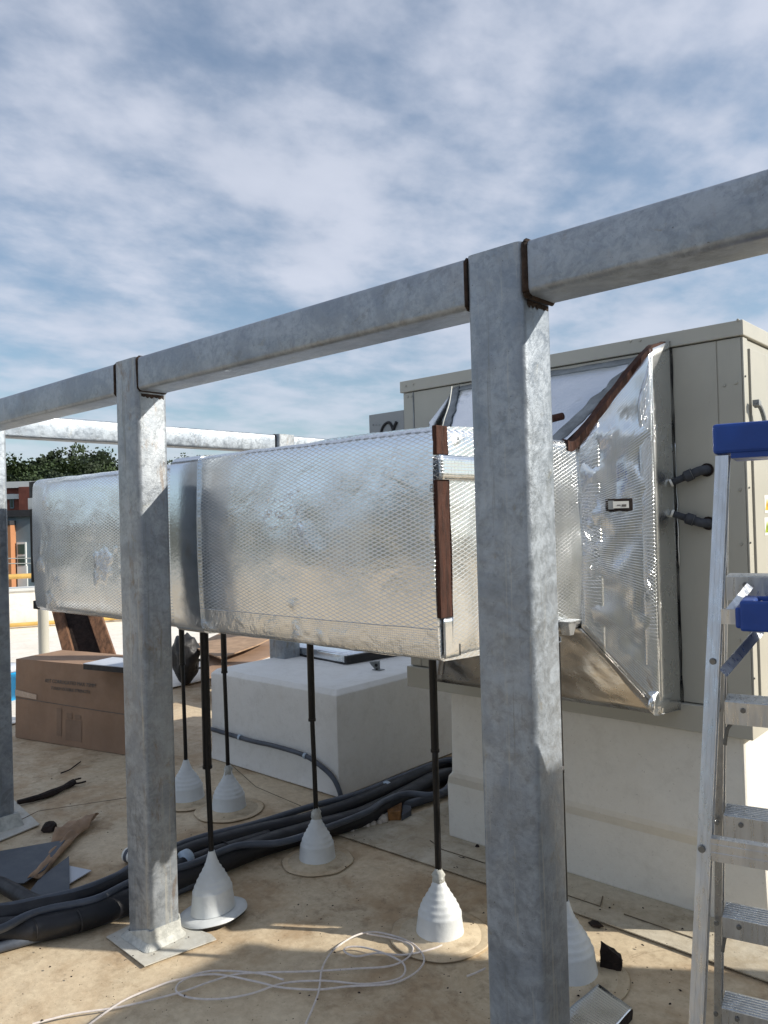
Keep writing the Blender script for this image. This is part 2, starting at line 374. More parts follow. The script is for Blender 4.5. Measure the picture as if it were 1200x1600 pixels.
# roof deck as one slab with a fine grid near the camera
bmesh.ops.create_grid(bm,x_segments=60,y_segments=60,size=1)
me_o=[]
for v in bm.verts:
    gx=v.co.x; gy=v.co.y; X=-2.5+gx*10.3; Y=3+gy*14
    lim=-12.6+(Y-4.55)*.5
    if X<lim+.0: X=lim
    zz=noise.noise(V(X*.7,Y*.7,0))*.006+noise.noise(V(X*2.5,Y*2.5,3))*.002
    v.co=(X,Y,zz-.004)
r=obj('roof_surface',bm,'roof',smooth=True); struct(r)
bm=sheet([(-20,-11),(-9,-11),(-5.3,16.9),(7.8,17),(7.8,-11.0),(9,-11),(9,18),(-6,18)],.01,-.3); bm.free()
obj('roof_edge',B((-19,7.9,-11.1,17.1,-8.0,-.05)),'patch',r)
# ------------------------------------------------------------------ steel frame
fr=thing('steel_frame','galvanised square tube frame of posts and beams standing over the foil wrapped duct','frame',(-1.0,1.55,0))
PW=.15; PY0,PY1=1.49,1.615; ZT=2.105; BZ=1.983
def post(x0,y0,z0=0,z1=ZT,lx=PW,ly=.125,mat='galv'):
    bm=bmesh.new(); pr_=rrect(x0,x0+lx,y0,y0+ly,.017,5); ext(bm,pr_,V(0,0,z0),V(0,0,z1),V(1,0,0),V(0,1,0))
    o=obj('post',bm,mat,fr,smooth=False)
    return o
def autosmooth(o,ang=35):
    for p in o.data.polygons: p.use_smooth=True
    mod=o.modifiers.new('es','EDGE_SPLIT'); mod.split_angle=R(ang)
posts=[-1.07,-2.665,-4.26]
for i,x in enumerate(posts): autosmooth(post(x if i<2 else x+.02,PY0,mat='galv_b' if i==1 else 'galv',ly=.125 if i<2 else .195))
autosmooth(post(-4.275,3.50,lx=.165,ly=.15,mat='galv_b')); autosmooth(post(-4.26,5.2,lx=.125,ly=.15))
autosmooth(post(.525,PY0))
def beamx(x0,x1,mat):
    bm=bmesh.new(); ext(bm,rrect(PY0+.001,PY0+.121,BZ,ZT-.001,.015,4),V(x0,0,0),V(x1,0,0),V(0,1,0),V(0,0,1)); autosmooth(obj('beam',bm,'galv_beam',fr))
beamx(-.904,.525,'galv_b'); beamx(-2.503,-1.076,'galv'); beamx(-4.098,-2.671,'galv_b')
beamx(.677,2.2,'galv')
def beamy(y0,y1,x0,mat='galv'):
    bm=bmesh.new(); ext(bm,rrect(x0,x0+.12,BZ,ZT-.002,.015,4),V(0,y0,0),V(0,y1,0),V(1,0,0),V(0,0,1)); autosmooth(obj('beam',bm,'galv_beam',fr))
beamy(1.69,3.494,-4.257); beamy(3.656,5.194,-4.257); beamy(5.356,8,-4.257)
def weldx(x,w):
    w=w*1.05           # bead round the end of a beam where it meets a post
    bm=bmesh.new(); P=[V(x,a,b) for a,b in rrect(PY0+.004,PY0+.119,BZ+.002,ZT-.004,.013,4)]
    P.append(P[0]); 
    for i in range(len(P)-1):
        pass
    tube(bm,P,w,8,3,cap=False,wob=.5); obj('weld_bead',bm,'weld',fr,smooth=True)
for x in (-.912,-2.509,-4.104): weldx(x,.0075)
for x in (-1.073,-2.668): weldx(x,.0045)
for y in (3.497,3.653):
    bm=bmesh.new(); P=[V(a,y,b) for a,b in rrect(-4.255,-4.139,BZ+.002,ZT-.004,.013,4)]; P.append(P[0]); tube(bm,P,.006,8,3,cap=False,wob=.4); obj('weld_bead',bm,'weld',fr,smooth=True)
# rust bleeding below the joints: thin ragged scale
def rust_run(x,y0,y1,z1,seed):          # rust scale below the joint, one ragged sheet
    bm=bmesh.new(); n=22; top=[];bot=[]
    for k in range(n+1):
        y=y0+(y1-y0)*k/n; dz=.010+.014*abs(noise.noise(V(k*.25,seed,0)))
        top.append(bm.verts.new((x+.0012,y,z1))); bot.append(bm.verts.new((x+.0006,y,z1-dz)))
    for k in range(n): bm.faces.new((top[k],top[k+1],bot[k+1],bot[k]))
    obj('rust_scale',bm,'weld',fr)
rust_run(-.92,1.508,1.60,1.978,1); rust_run(-2.515,1.508,1.60,1.975,2)
# ------------------------------------------------------------------ flashing patches round the posts
def flash(name,label,pts,z,grp='white membrane flashing round frame posts'):
    return tag(obj(name,sheet([(p[0],p[1]) for p in pts],.005,z,),'patch',loc=(pts[0][0],pts[0][1],z)),label,'flashing',grp)
pts=[G(166,1466),G(238,1430),G(330,1462),G(338,1470),G(226,1512)]
t=thing('post_flashing','white square membrane patch and torn collar at foot of the nearer left post','flashing',(-2.59,1.55,0))
obj('membrane_patch',sheet([(p.x,p.y) for p in pts],.003,.003),'patch',t)
bm=bmesh.new()
ring0=rrect(-2.69,-2.488,1.468,1.640,.03,5); ring1=rrect(-2.668,-2.512,1.487,1.618,.02,5)
n=len(ring0); lo=[];mi=[];hi=[]
for i in range(n):
    a=ring0[i]; b=ring1[i]; jag=noise.noise(V(b[0]*14,b[1]*14,1.7))
    hgt=.055+.05*jag+(.035 if (b[0]>-2.55) else -.01)
    lo.append(bm.verts.new((a[0]+.012*jag,a[1]+.012*jag,.008)))
    mi.append(bm.verts.new((b[0]*.75+a[0]*.25,b[1]*.75+a[1]*.25,.028)))
    hi.append(bm.verts.new((b[0]+(b[0]+2.59)*.03,b[1]+(b[1]-1.55)*.03,max(.03,hgt))))
for i in range(n):
    j=(i+1)%n; bm.faces.new((lo[i],lo[j],mi[j],mi[i])); bm.faces.new((mi[i],mi[j],hi[j],hi[i]))
o=obj('torn_collar',bm,'mastic',t); sm=o.modifiers.new('s','SOLIDIFY'); sm.thickness=.005
o=flash('post_flashing','white membrane patch around foot of the leftmost post at frame edge',[G(-60,1290),G(20,1250),G(62,1290),G(-10,1320)],.003)
bm=bmesh.new(); hexa(bm,[(-4.27,1.46,.006),(-4.06,1.46,.006),(-4.06,1.715,.006),(-4.27,1.715,.006),(-4.255,1.475,.07),(-4.08,1.475,.07),(-4.08,1.70,.07),(-4.255,1.70,.07)])
obj('collar',bm,'mastic',o)
q_=[(-12.7,4.3),(-6.2,2.2),(-6.4,4.6),(-5.0,6.5),(-4.6,16.5),(-7,16.5)]
obj('newer_membrane',sheet([(-15.4,-1.2)]+[(-7.3,-1.0)]+q_[1:],.004,.008),'farroof',r)
# light skirt of newer membrane along the curbs, with its seams
bm=sheet([(-2.75,2.62),(-1.5,2.66),(-.2,2.63),(-.2,4.5),(-2.4,4.5),(-2.62,2.95)],.004,.003)
o=obj('membrane_skirt',bm,'skirt',r); 
def seam(p,q,w=.004,z=.0085):
    d=(q-p).normalized(); s_=V(-d.y,d.x,0)*w*.5
    return obj('membrane_seam',sheet([p+s_,q+s_,q-s_,p-s_],.002,z),'dirtline',r)
for a,b in (((690,1330),(758,1352)),((888,1403),(938,1420)),((975,1432),(1090,1472)),((60,1270),(205,1248)),((-20,1310),(60,1270)),((400,1232),(470,1262)),((340,1178),(400,1232)),((690,1330),(672,1316)),((938,1420),(942,1404))):
    seam(G(*a),G(*b))
# ------------------------------------------------------------------ insulated duct
du=thing('air_duct','foil wrapped square air duct on black rods, running into the cream rooftop unit','duct',(-2.6,2.0,1.09))
def skin(name,axis,a0,a1,p0,p1,z0,z1,r_,mat,parent,na=60,bul=.010,amp=.004,seed=0,prof_scale=None,caps=True,nseg=14):
    """rounded, slightly quilted jacket round a duct; axis 0 or 1"""
    bm=bmesh.new(); uvl=bm.loops.layers.uv.new('UVMap')
    # perimeter samples
    cor=rrect(p0,p1,z0,z1,r_,3); per=[]
    m_=len(cor)
    for i in range(m_):
        A=Vector(cor[i]); Bq=Vector(cor[(i+1)%m_]); d=(Bq-A).length; k=max(1,int(d/.035))
        for j in range(k): per.append(A.lerp(Bq,j/k))
    L_=[0]
    for i in range(len(per)): L_.append(L_[-1]+(per[(i+1)%len(per)]-per[i]).length)
    cxm=(p0+p1)/2; czm=(z0+z1)/2
    grid=[]
    for i in range(na+1):
        t=i/na; a=a0+(a1-a0)*t; row=[]
        for q in per:
            u_=(q.x-cxm)/((p1-p0)/2); w_=(q.y-czm)/((z1-z0)/2)
            nx=1 if u_>.97 else(-1 if u_<-.97 else 0); nz=1 if w_>.97 else(-1 if w_<-.97 else 0)
            nv=Vector((nx,nz)); 
            if nv.length: nv.normalize()
            P3=V(a,q.x,q.y) if axis==0 else V(q.x,a,q.y)
            d=bul*max(0,(1-w_*w_ if nx else 1-u_*u_))+amp*noise.noise(P3*5+V(seed,0,0))+amp*.7*noise.noise(P3*13+V(seed,0,0))
            x_=q.x+nv.x*d; z_=q.y+nv.y*d
            row.append(bm.verts.new((a,x_,z_) if axis==0 else (x_,a,z_)))
        grid.append(row)
    n_=len(per)
    for i in range(na):
        for j in range(n_):
            f=bm.faces.new((grid[i][j],grid[i][(j+1)%n_],grid[i+1][(j+1)%n_],grid[i+1][j]))
            for lp,(ii,jj) in zip(f.loops,((i,j),(i,j+1),(i+1,j+1),(i+1,j))):
                lp[uvl].uv=(a0+(a1-a0)*ii/na,L_[jj])
    if caps:
        for row in (grid[0],grid[-1]):
            f=bm.faces.new(row)
            for lp in f.loops:
                c=lp.vert.co; lp[uvl].uv=((c.y if axis==0 else c.x),c.z)
    return obj(name,bm,mat,parent,smooth=True)
def es(o,a=40):
    mod=o.modifiers.new('es','EDGE_SPLIT'); mod.split_angle=R(a); return o
DZ0,DZ1=1.105,1.752
es(skin('duct_jacket',0,-3.83,-2.56,1.70,2.34,DZ0+.002,DZ1-.012,.035,'foil',du,seed=1,bul=.012,amp=.003))
es(skin('duct_jacket',0,-2.548,-1.345,1.70,2.34,DZ0,DZ1,.018,'foil_main',du,seed=5,bul=.011,amp=.0025))
es(skin('joint_band',0,-2.62,-2.445,1.692,2.348,DZ0-.006,DZ1+.004,.03,'foil_band',du,na=10,seed=3,bul=.013,amp=.0006))
es(skin('branch_jacket',1,1.752,2.50,-1.93,-1.340,DZ0-.002,DZ1+.004,.022,'foil',du,na=36,seed=9,bul=.008))
# black open joint at the far left end, with a strip of tape
obj('end_gasket',B((-3.905,-3.832,1.712,2.32,1.24,1.60),(-3.905,-3.832,1.712,2.32,1.655,1.735),(-3.89,-3.833,1.712,2.32,1.11,1.15)),'black',du)
obj('tape_strip',B((-3.904,-3.815,1.704,1.709,1.60,1.655)),'foil_flat',du)
# exposed brown insulation at the corner
bm=bmesh.new(); box(bm,-1.349,-1.333,1.6975,1.7495,1.675,1.756); obj('insulation_gap',bm,'insul',du,bev=.003)
bm=bmesh.new(); box(bm,-1.349,-1.334,1.6972,1.7495,1.225,1.606); obj('insulation_gap',bm,'insul',du,bev=.003)
def strip(name,fn,nu,nv,mat,parent,uvs=(1,1),th=.0015):
    bm=bmesh.new(); uvl=bm.loops.layers.uv.new('UVMap'); g=[[bm.verts.new(fn(i/nu,j/nv)) for j in range(nv+1)] for i in range(nu+1)]
    for i in range(nu):
        for j in range(nv):
            f=bm.faces.new((g[i][j],g[i+1][j],g[i+1][j+1],g[i][j+1]))
            for lp,(a,b) in zip(f.loops,((i,j),(i+1,j),(i+1,j+1),(i,j+1))): lp[uvl].uv=(a/nu*uvs[0],b/nv*uvs[1])
    o=obj(name,bm,mat,parent,smooth=True)
    s_=o.modifiers.new('s','SOLIDIFY'); s_.thickness=th; return o
def wr(p,a=.003,s_=14): return a*noise.noise(p*s_)
def fy(z): w_=(z-(DZ0+DZ1)/2)/((DZ1-DZ0)/2); return 1.6975-.011*max(0,1-w_*w_)
# tape across the corner gap, lower corner patch, long bottom tape
strip('tape_strip',lambda a,b:V(-1.328+wr(V(a,b,2))*.6,1.700+.21*a,1.606+.068*b),10,4,'foil_rib',du,(.2,.07))
strip('tape_strip',lambda a,b:V(-1.3375+wr(V(a*3,b*3,7),.002),1.712+.075*a,1.112+.112*b),8,8,'foil_plain',du,(.1,.13))
textmesh('CD',.016,(-1.352,1.688,1.595),V(0,0,-1),V(1,0,0),du,'ink')
# transition piece into the unit
tr_=[]
def quadpatch(name,c,nu,nv,mat,amp=.004,bulge=0,uv=(1,1),seed=0,th=.002,sc_=7):
    """bilinear patch through four corners c00,c10,c11,c01"""
    c=[Vector(p) for p in c]; nrm=(c[1]-c[0]).cross(c[3]-c[0]).normalized()
    def fn(a,b):
        p=c[0]*(1-a)*(1-b)+c[1]*a*(1-b)+c[2]*a*b+c[3]*(1-a)*b
        e=min(1,8*min(a,1-a,b,1-b))
        return p+nrm*(bulge*16*a*(1-a)*b*(1-b)+e*(amp*noise.noise(p*sc_+V(seed,0,0))+amp*.6*noise.noise(p*sc_*2.6+V(seed,0,0))))
    return strip(name,fn,nu,nv,mat,du,uv,th)
TY=2.49; CY=2.665; CX=-1.137
A0=V(-1.338,TY,DZ0); A1=V(-1.338,TY,DZ1+.004); B0=V(CX,CY,.80); B1=V(CX,CY,2.068)
quadpatch('transition_cheek',[A0,B0,B1,A1],22,40,'foil_rib',.010,.003,(.28,1.1),2,sc_=11)
quadpatch('foil_patch',[A0.lerp(B0,.02)+V(.0015,-.0012,0),A0.lerp(B0,.30)+V(.0015,-.0012,0),A1.lerp(B1,.30)+V(.0015,-.0012,-.02),A1.lerp(B1,.02)+V(.0015,-.0012,-.02)],8,24,'foil',.003,.002,(.1,.75),3,.001)
quadpatch('foil_patch',[A0.lerp(B0,.82)+V(.0015,-.0012,.06),A0.lerp(B0,.99)+V(.0015,-.0012,.03),A1.lerp(B1,.99)+V(.0015,-.0012,-.03),A1.lerp(B1,.82)+V(.0015,-.0012,-.12)],6,30,'foil',.003,.002,(.08,1.1),6,.001)
# collar between the flare and the unit: smooth foil that mirrors the cabinet
def collar(a,b):
    z0=.80-.02*a+.0*b; z1=2.068+.06*a; y=CY+(2.856-CY)*a; x=CX-.008*math.sin(a*2.4)*0+.0015*noise.noise(V(a*2,b*5,0))
    return V(x,y,z0+(z1-z0)*b)
strip('collar_side',collar,8,40,'foil_flat',du,(.2,1.3))
bm=bmesh.new(); tube(bm,[V(CX+.002+.004*noise.noise(V(k*.7,1,0)),2.853,.782+1.335*k/22) for k in range(23)],.0017,6,2,wob=.9); obj('ragged_edge',bm,'black',du,smooth=True)
bm=bmesh.new(); tube(bm,[V(CX+.005+.005*noise.noise(V(k*.9,4,0)),2.850,1.30+.45*k/12) for k in range(13)],.0022,6,2,wob=.9); obj('torn_foil_edge',bm,'foil_plain',du,smooth=True)
# left half of the transition
LX=-2.13
A0l=V(-1.93,TY,DZ0); A1l=V(-1.93,TY,DZ1-.01); B0l=V(LX,CY,.80); B1l=V(LX,CY,1.915)
quadpatch('transition_cheek',[B0l,A0l,A1l,B1l],12,20,'foil_rib',.004,0,(.28,1.1),4)
strip('collar_side',lambda a,b:V(LX,2.856+(CY-2.856)*a,.80+(2.08-.165*a-.80)*b),4,12,'foil_flat',du,(.2,1.3))
# underside, sloping down to the unit
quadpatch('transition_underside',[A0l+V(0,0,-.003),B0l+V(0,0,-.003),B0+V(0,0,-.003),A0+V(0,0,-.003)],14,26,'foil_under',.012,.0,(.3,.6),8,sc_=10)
strip('collar_underside',lambda a,b:V(LX+(CX-LX)*b,CY+(2.856-CY)*a,.797-.02*a),6,20,'foil_plain',du,(.2,1))
# pouched foil at the lowest corner
bm=bmesh.new(); bmesh.ops.create_icosphere(bm,subdivisions=4,radius=1)
for v in bm.verts:
    p=v.co.copy(); d=1+.16*noise.noise(p*2.2)+.07*noise.noise(p*6); v.co=V(CX-.014,CY+.04,.838)+V(p.x*.016*d,p.y*.10*d,p.z*.050*d)
uvl=bm.loops.layers.uv.new('UVMap')
for f in bm.faces:
    for lp in f.loops: lp[uvl].uv=(lp.vert.co.x+lp.vert.co.y,lp.vert.co.z)
obj('foil_pouch',bm,'foil_plain',du,smooth=True)
# sloping bare sheet-metal top with grey sealant border, insulation edge standing above it
tp0=V(-1.92,TY-.03,DZ1-.012); tp1=V(-1.385,TY-.03,DZ1-.012); tp2=V(-1.19,2.853,2.085); tp3=V(-2.12,2.853,2.085)
quadpatch('top_panel',[tp0,tp1,tp2,tp3],18,14,'metal_sheet',.002,.0,(.6,.5),11)
def band(p,q,w,mat,nm,lift=.004,ext_=0,seed=0):
    d=(q-p).normalized(); nrm=(tp1-tp0).cross(tp3-tp0).normalized(); s_=nrm.cross(d)
    def fn(a,b):
        c=p.lerp(q,a); return c+s_*(w*(b-.5)+w*.35*noise.noise(V(a*9,b*2+seed,0)))+nrm*lift
    return strip(nm,fn,30,3,mat,du,(1,.1),.004)
band(tp3+V(.03,-.012,-.012),tp2+V(0,-.012,-.012),.035,'sealant','sealant_bead',seed=1)
band(tp0.lerp(tp3,.05),tp3,.04,'sealant','sealant_bead',seed=3)
band(tp1+V(-.045,0,0),tp2+V(-.05,0,0),.055,'sealant','sealant_bead',seed=5)
bm=bmesh.new()
EP=[V(-1.352,2.44,DZ1+.002),V(-1.349,TY,DZ1+.008),A1.lerp(B1,.35)+V(-.012,0,.004),A1.lerp(B1,.7)+V(-.012,0,.010),B1+V(-.014,.0,.006),V(CX-.018,2.76,2.108),V(CX-.018,2.85,2.129)]
P=smoothpath(EP,5); prev=None; rings=[]
for i,p in enumerate(P):
    k=i/(len(P)-1); wd=.018*(1-.45*k)+.004*noise.noise(p*30); hh=.022*(1-.6*k)+.005*noise.noise(p*25+V(4,0,0))
    rings.append([bm.verts.new(p+V(a*wd,-a*wd*.6,b*hh-.012)) for a,b in ((-1,-1),(1,-1),(1,.6),(-1,1))])
for i in range(len(rings)-1):
    for k in range(4): bm.faces.new((rings[i][k],rings[i][(k+1)%4],rings[i+1][(k+1)%4],rings[i+1][k]))
bm.faces.new(rings[0]); bm.faces.new(rings[-1][::-1])
obj('insulation_edge',bm,'insul',du)
# sensor window cut in the foil, with its paper label
nrm=(B0-A0).cross(A1-A0).normalized(); 
if nrm.x<0: nrm=-nrm
ud=V(B0.x-A0.x,B0.y-A0.y,0).normalized()
c0=A0.lerp(B0,.38); c0.z=1.508; c0=c0+nrm*.008
def flatbox(c,ud,wd,hh,th,nm,mat,par,lift=0,bev=0):
    n_=ud.cross(V(0,0,1)).normalized(); 
    if n_.x<0: n_=-n_
    bm=bmesh.new(); c=c+n_*lift; p=[c,c+ud*wd,c+ud*wd+n_*th,c+n_*th]
    hexa(bm,[q for q in p]+[q+V(0,0,hh) for q in p]); return obj(nm,bm,mat,par,bev=bev)
sw=flatbox(c0,ud,.085,.042,.006,'sensor_window','insul_dark',du,bev=.001)
flatbox(c0+V(0,0,.006),ud,.02,.03,.001,'window_strip','sealant',sw,lift=.0062)
flatbox(c0+ud*.016+V(0,0,.009),ud,.055,.024,.001,'paper_label','sticker',sw,lift=.0066)
flatbox(c0+ud*.03+V(0,0,.018),ud,.012,.003,.0006,'printed_mark','ink',sw,lift=.0077)
flatbox(c0+ud*.046+V(0,0,.014),ud,.016,.008,.0006,'printed_mark','ink',sw,lift=.0077)
# pale wire loop standing on the left edge of the top panel
bm=bmesh.new(); tube(bm,[T(690,672,1,2.45),T(694,655,1,2.46),T(702,630,1,2.5),T(706,604,1,2.6)],.0022,6); obj('wire_tail',bm,'wire',du,smooth=True)
# roll of insulation lying on the top panel
bm=bmesh.new(); cyl(bm,T(855,656,1,2.5),T(880,650,1,2.5),.014,.013,12); o=obj('insulation_scrap',bm,'insul',loc=T(865,652,1,2.5),bev=.002)
tag(o,'short brown insulation plug lying on the blue mirrored duct top behind the post','scrap')
# ------------------------------------------------------------------ duct supports
sp_grp='black telescoping rods holding up the duct'
def lerp_rod(name,px,py,ztop,zbr,zbot,lean=(0,0),cpx=None,label='',tiltc=(0,0),raised=0,h=.235,rb=.082,fl=.13,mastic=True,ru=.0155,rl=.0105):
    base=G(px,py); x,y=base.x,base.y
    t=thing('support_rod',label[0],'rod',(x,y,h*.96),sp_grp)
    bm=bmesh.new(); tube(bm,[V(x,y,zbot),V(x+lean[0]*.4,y,(zbot+zbr)/2),V(x+lean[0],y+lean[1],zbr+.02)],rl,12,4); obj('lower_rod',bm,'rod',t,smooth=True)
    bm=bmesh.new(); cyl(bm,V(x+lean[0],y+lean[1],zbr),V(x+lean[0],y+lean[1],ztop),ru,ru,16); cyl(bm,V(x+lean[0],y+lean[1],zbr-.004),V(x+lean[0],y+lean[1],zbr+.006),ru*1.12,ru*1.12,16)
    es(obj('upper_sleeve',bm,'rod',t,smooth=True))
    # stepped boot
    c=thing('boot_cone',label[1],'boot',(x,y,0),'white stepped rubber boots at the rod feet')
    prof=[(rb*1.10,.004+raised),(rb*1.04,h*.12+raised)]
    nst=6; r0=rb; z0=h*.30+raised
    prof.append((rb*.98,h*.30+raised)); 
    for k in range(nst):
        z_=h*(.36+.085*k)+raised; r_=rb*(.95,.86,.74,.60,.46,.33)[k]
        prof+= [(r_+.0016,z_-.003),(r_+.001,z_+.003),(r_-.002,z_+.006)]
    prof+=[(rb*.20,h*.93+raised),(rb*.15,h+raised),(.004,h+raised)]
    bm=bmesh.new(); lathe(bm,(x,y,0),prof,40,.03,tiltc); es(obj('stepped_cone',bm,'cone',c,smooth=True),50)
    if raised:
        bm=bmesh.new(); lathe(bm,(x,y,raised-.010),[(rb*.9,.012),(rb*1.15,.012),(fl*.8,.008),(fl,.003),(fl,.0),(fl*.9,-.001)],48,.03,tiltc); obj('flange',bm,'cone',c,smooth=True)
        bm=bmesh.new(); lathe(bm,(x+.004,y,.002),[(fl*.93,0),(fl*.95,.012),(fl*.8,.014)],40,.05,tiltc); obj('sealant_ring',bm,'black',c)
    else:
        bm=bmesh.new(); lathe(bm,(x,y,.003),[(fl,0),(fl*.99,.003),(rb*1.15,.006),(rb*1.0,.020)],56,.03); obj('flange',bm,'halo',c,smooth=True)
        bm=bmesh.new(); lathe(bm,(x,y,.0015),[(fl*1.22,0),(fl*1.18,.0025),(fl,.003)],56,.05); obj('membrane_patch',bm,'roof',c,smooth=True)
    if mastic:
        bm=bmesh.new(); lathe(bm,(x,y,h*.86+raised),[(.012,-.01),(.024,0),(.021,.015),(.023,.024),(.014,.036),(.011,.045)],14,.5); obj('mastic_blob',bm,'mastic',c,smooth=True)
    return t,c
zb=1.10
lerp_rod('a',333,1430,zb,.565,.2,label=('nearest left black rod holding the duct beside the nearer left post','white stepped boot with tilted raised disc beside the near left post'),raised=.022,tiltc=(.10,.05),mastic=False,h=.225,rb=.078,ru=.017,lean=(-.012,0))
lerp_rod('b',496,1345,zb,.62,.2,label=('black rod dropping to the boot in front of the cable bundle','white stepped boot with grey mastic tip touching the cable bundle'),h=.22,rb=.076,lean=(-.01,0),fl=.13)
lerp_rod('c',688,1460,zb,.66,.2,label=('black rod under the duct corner with brown insulation strip','white stepped boot under duct corner, half in a patch of sun'),h=.225,rb=.081,ru=.0145,rl=.012,fl=.15)
lerp_rod('d',886,1522,zb,.66,.2,label=('black rod showing as thin line right of the nearest post','white stepped boot half hidden behind the nearest post'),h=.24,rb=.092,ru=.010,fl=.16,mastic=False)
lerp_rod('e',358,1265,zb,.72,.2,label=('black rod standing just left of the white curb box','pale stepped boot at the left corner of the white curb box'),h=.22,rb=.085,fl=.15,lean=(-.01,0))
lerp_rod('f',292,1250,zb,.74,.2,label=('rearmost black rod seen just right of the near left post','pale stepped boot partly hidden by the near left post'),h=.22,rb=.09,fl=.14,mastic=False,lean=(-.01,0))
# strut under the duct that the rods carry
def strut(x0,x1,y0,y1,lab):
    p=V(x0,y0,1.083); q=V(x1,y1,1.083)
    d=(q-p).normalized(); s_=V(-d.y,d.x,0)
    bm=bmesh.new(); ext(bm,[(-.012,0),(.012,0),(.012,.016),(.009,.016),(.009,.003),(-.009,.003),(-.009,.016),(-.012,.016)],p,q,s_,V(0,0,1))
    return obj('support_strut',bm,'galv',du)
c3=G(688,1460); c4=G(886,1522)
strut(c3.x-.05,c4.x+.01,c3.y,c4.y,'')
bm=bmesh.new(); q=V(-1.335,2.36,1.098)
hexa(bm,[q+V(.0,-.012,-.0),q+V(.03,-.012,0),q+V(.03,.012,0),q+V(0,.012,0),q+V(0,-.03,.045),q+V(.035,-.03,.045),q+V(.035,.03,.045),q+V(0,.03,.045)])
box(bm,q.x,q.x+.045,q.y-.036,q.y+.04,q.z+.046,q.z+.049)
obj('end_clip',bm,'alu',du)
# ------------------------------------------------------------------ main rooftop unit
UX0,UX1,UY0,UY1,UZ0,UZ1=-2.437,-.895,2.86,5.2,.715,2.15
ah=thing('rooftop_unit','large cream metal air handling unit on a white curb, ducted at its front','hvac unit',(-1.6,3.6,.7))
obj('cabinet',B((UX0,UX1,UY0,UY1,UZ0+.09,UZ1-.05)),'cream',ah,bev=.004)
bm=bmesh.new(); box(bm,UX0-.012,UX1+.012,UY0-.013,UY1+.01,UZ1-.048,UZ1+.006); obj('roof_cap',bm,'cream2',ah,bev=.003)
bm=bmesh.new(); box(bm,UX0-.01,UX1+.004,UY0-.022,UY1+.01,UZ0-.008,UZ0+.088); obj('base_rail',bm,'cream2',ah,bev=.003)
# panels standing 2 mm proud, leaving the seams
def panel(x0,x1,z0,z1,nm='panel'): return obj(nm,B((x0,x1,UY0-.004,UY0+.01,z0,z1)),'cream',ah,bev=.0015)
panel(-.975,UX1-.001,UZ0+.092,UZ1-.052,'corner_panel'); panel(-1.65,-.979,UZ0+.092,UZ1-.052); panel(-2.37,-1.654,UZ0+.092,UZ1-.052); panel(UX0+.002,-2.374,UZ0+.092,UZ1-.052,'corner_panel')
def bolts(pts,nv,r_=.0075,par=ah,mat='bolt',nm='bolt'):
    for p in pts:
        bm=bmesh.new(); lathe_dir=Vector(nv); cyl(bm,Vector(p),Vector(p)+lathe_dir*.004,r_,r_*.8,12); obj(nm,bm,mat,par,smooth=False,bev=0)
bolts([T(x,y,1,UY0-.004) for x,y in ((1128,519),(1147,518),(1132,602),(1150,598),(1156,765),(1158,850),(1068,518),(1155,1000))],(0,-1,0),.0065)
bolts([T(x,y,1,UY0-.004) for x,y in ((637,620),(643,619),(1068,519))],(0,-1,0),.006)
bolts([T(x,y,1,UY0-.013) for x,y in ((1153,500),(634,603),(646,600),(1000,532),(985,533))],(0,-1,0),.005)
# right-hand (sunlit) side: corner trim, recessed door line, handle, stickers
SX=UX1
obj('side_trim',B((SX,SX+.006,UY0+.0,UY0+.045,UZ0+.09,UZ1-.052)),'cream2',ah,bev=.001)
obj('door_gap',B((SX,SX+.002,UY0+.045,UY0+.056,UZ0+.09,UZ1-.052)),'black',ah)
dr=obj('door',B((SX,SX+.012,UY0+.056,UY0+.85,UZ0+.10,UZ1-.085)),'cream',ah,bev=.002)
obj('door',B((SX,SX+.012,UY0+.862,UY1-.02,UZ0+.10,UZ1-.085)),'cream',ah,bev=.002)
bm=bmesh.new(); hp=T(1178,650,0,SX+.02); hexa(bm,[hp+V(0,-.012,.035),hp+V(.022,-.012,.035),hp+V(.022,.012,.028),hp+V(0,.012,.028)]+[hp+V(0,-.012,.055),hp+V(.022,-.012,.055),hp+V(.022,.014,.05),hp+V(0,.014,.05)])
tube(bm,[hp+V(.012,-.01,.048),hp+V(.02,.02,.02),hp+V(.024,.05,-.04),hp+V(.024,.06,-.09)],.008,8); obj('door_handle',bm,'sealant',dr,bev=.001)
bolts([T(x,y,0,SX+.006) for x,y in ((1164,588),(1170,762),(1172,848),(1178,980),(1178,1060))],(1,0,0),.004,ah,'screw','screw')
for yy,mt in ((780,'yellow'),(815,'green')):
    p=T(1195,yy+12,0,SX+.012)
    bm=bmesh.new(); box(bm,p.x,p.x+.001,p.y-.004,p.y+.055,p.z-.022,p.z+.042); s_=obj('warning_sticker',bm,'sticker',dr)
    bm=bmesh.new(); vs=[bm.verts.new(q) for q in (p+V(.0016,0,-.012),p+V(.0016,.05,-.012),p+V(.0016,.025,.03))]; bm.faces.new(vs); obj('warning_triangle',bm,mt,s_)
    textmesh('!',.035,p+V(.002,.020,-.010),V(0,1,0),V(0,0,1),s_,'ink',extr=.0003)
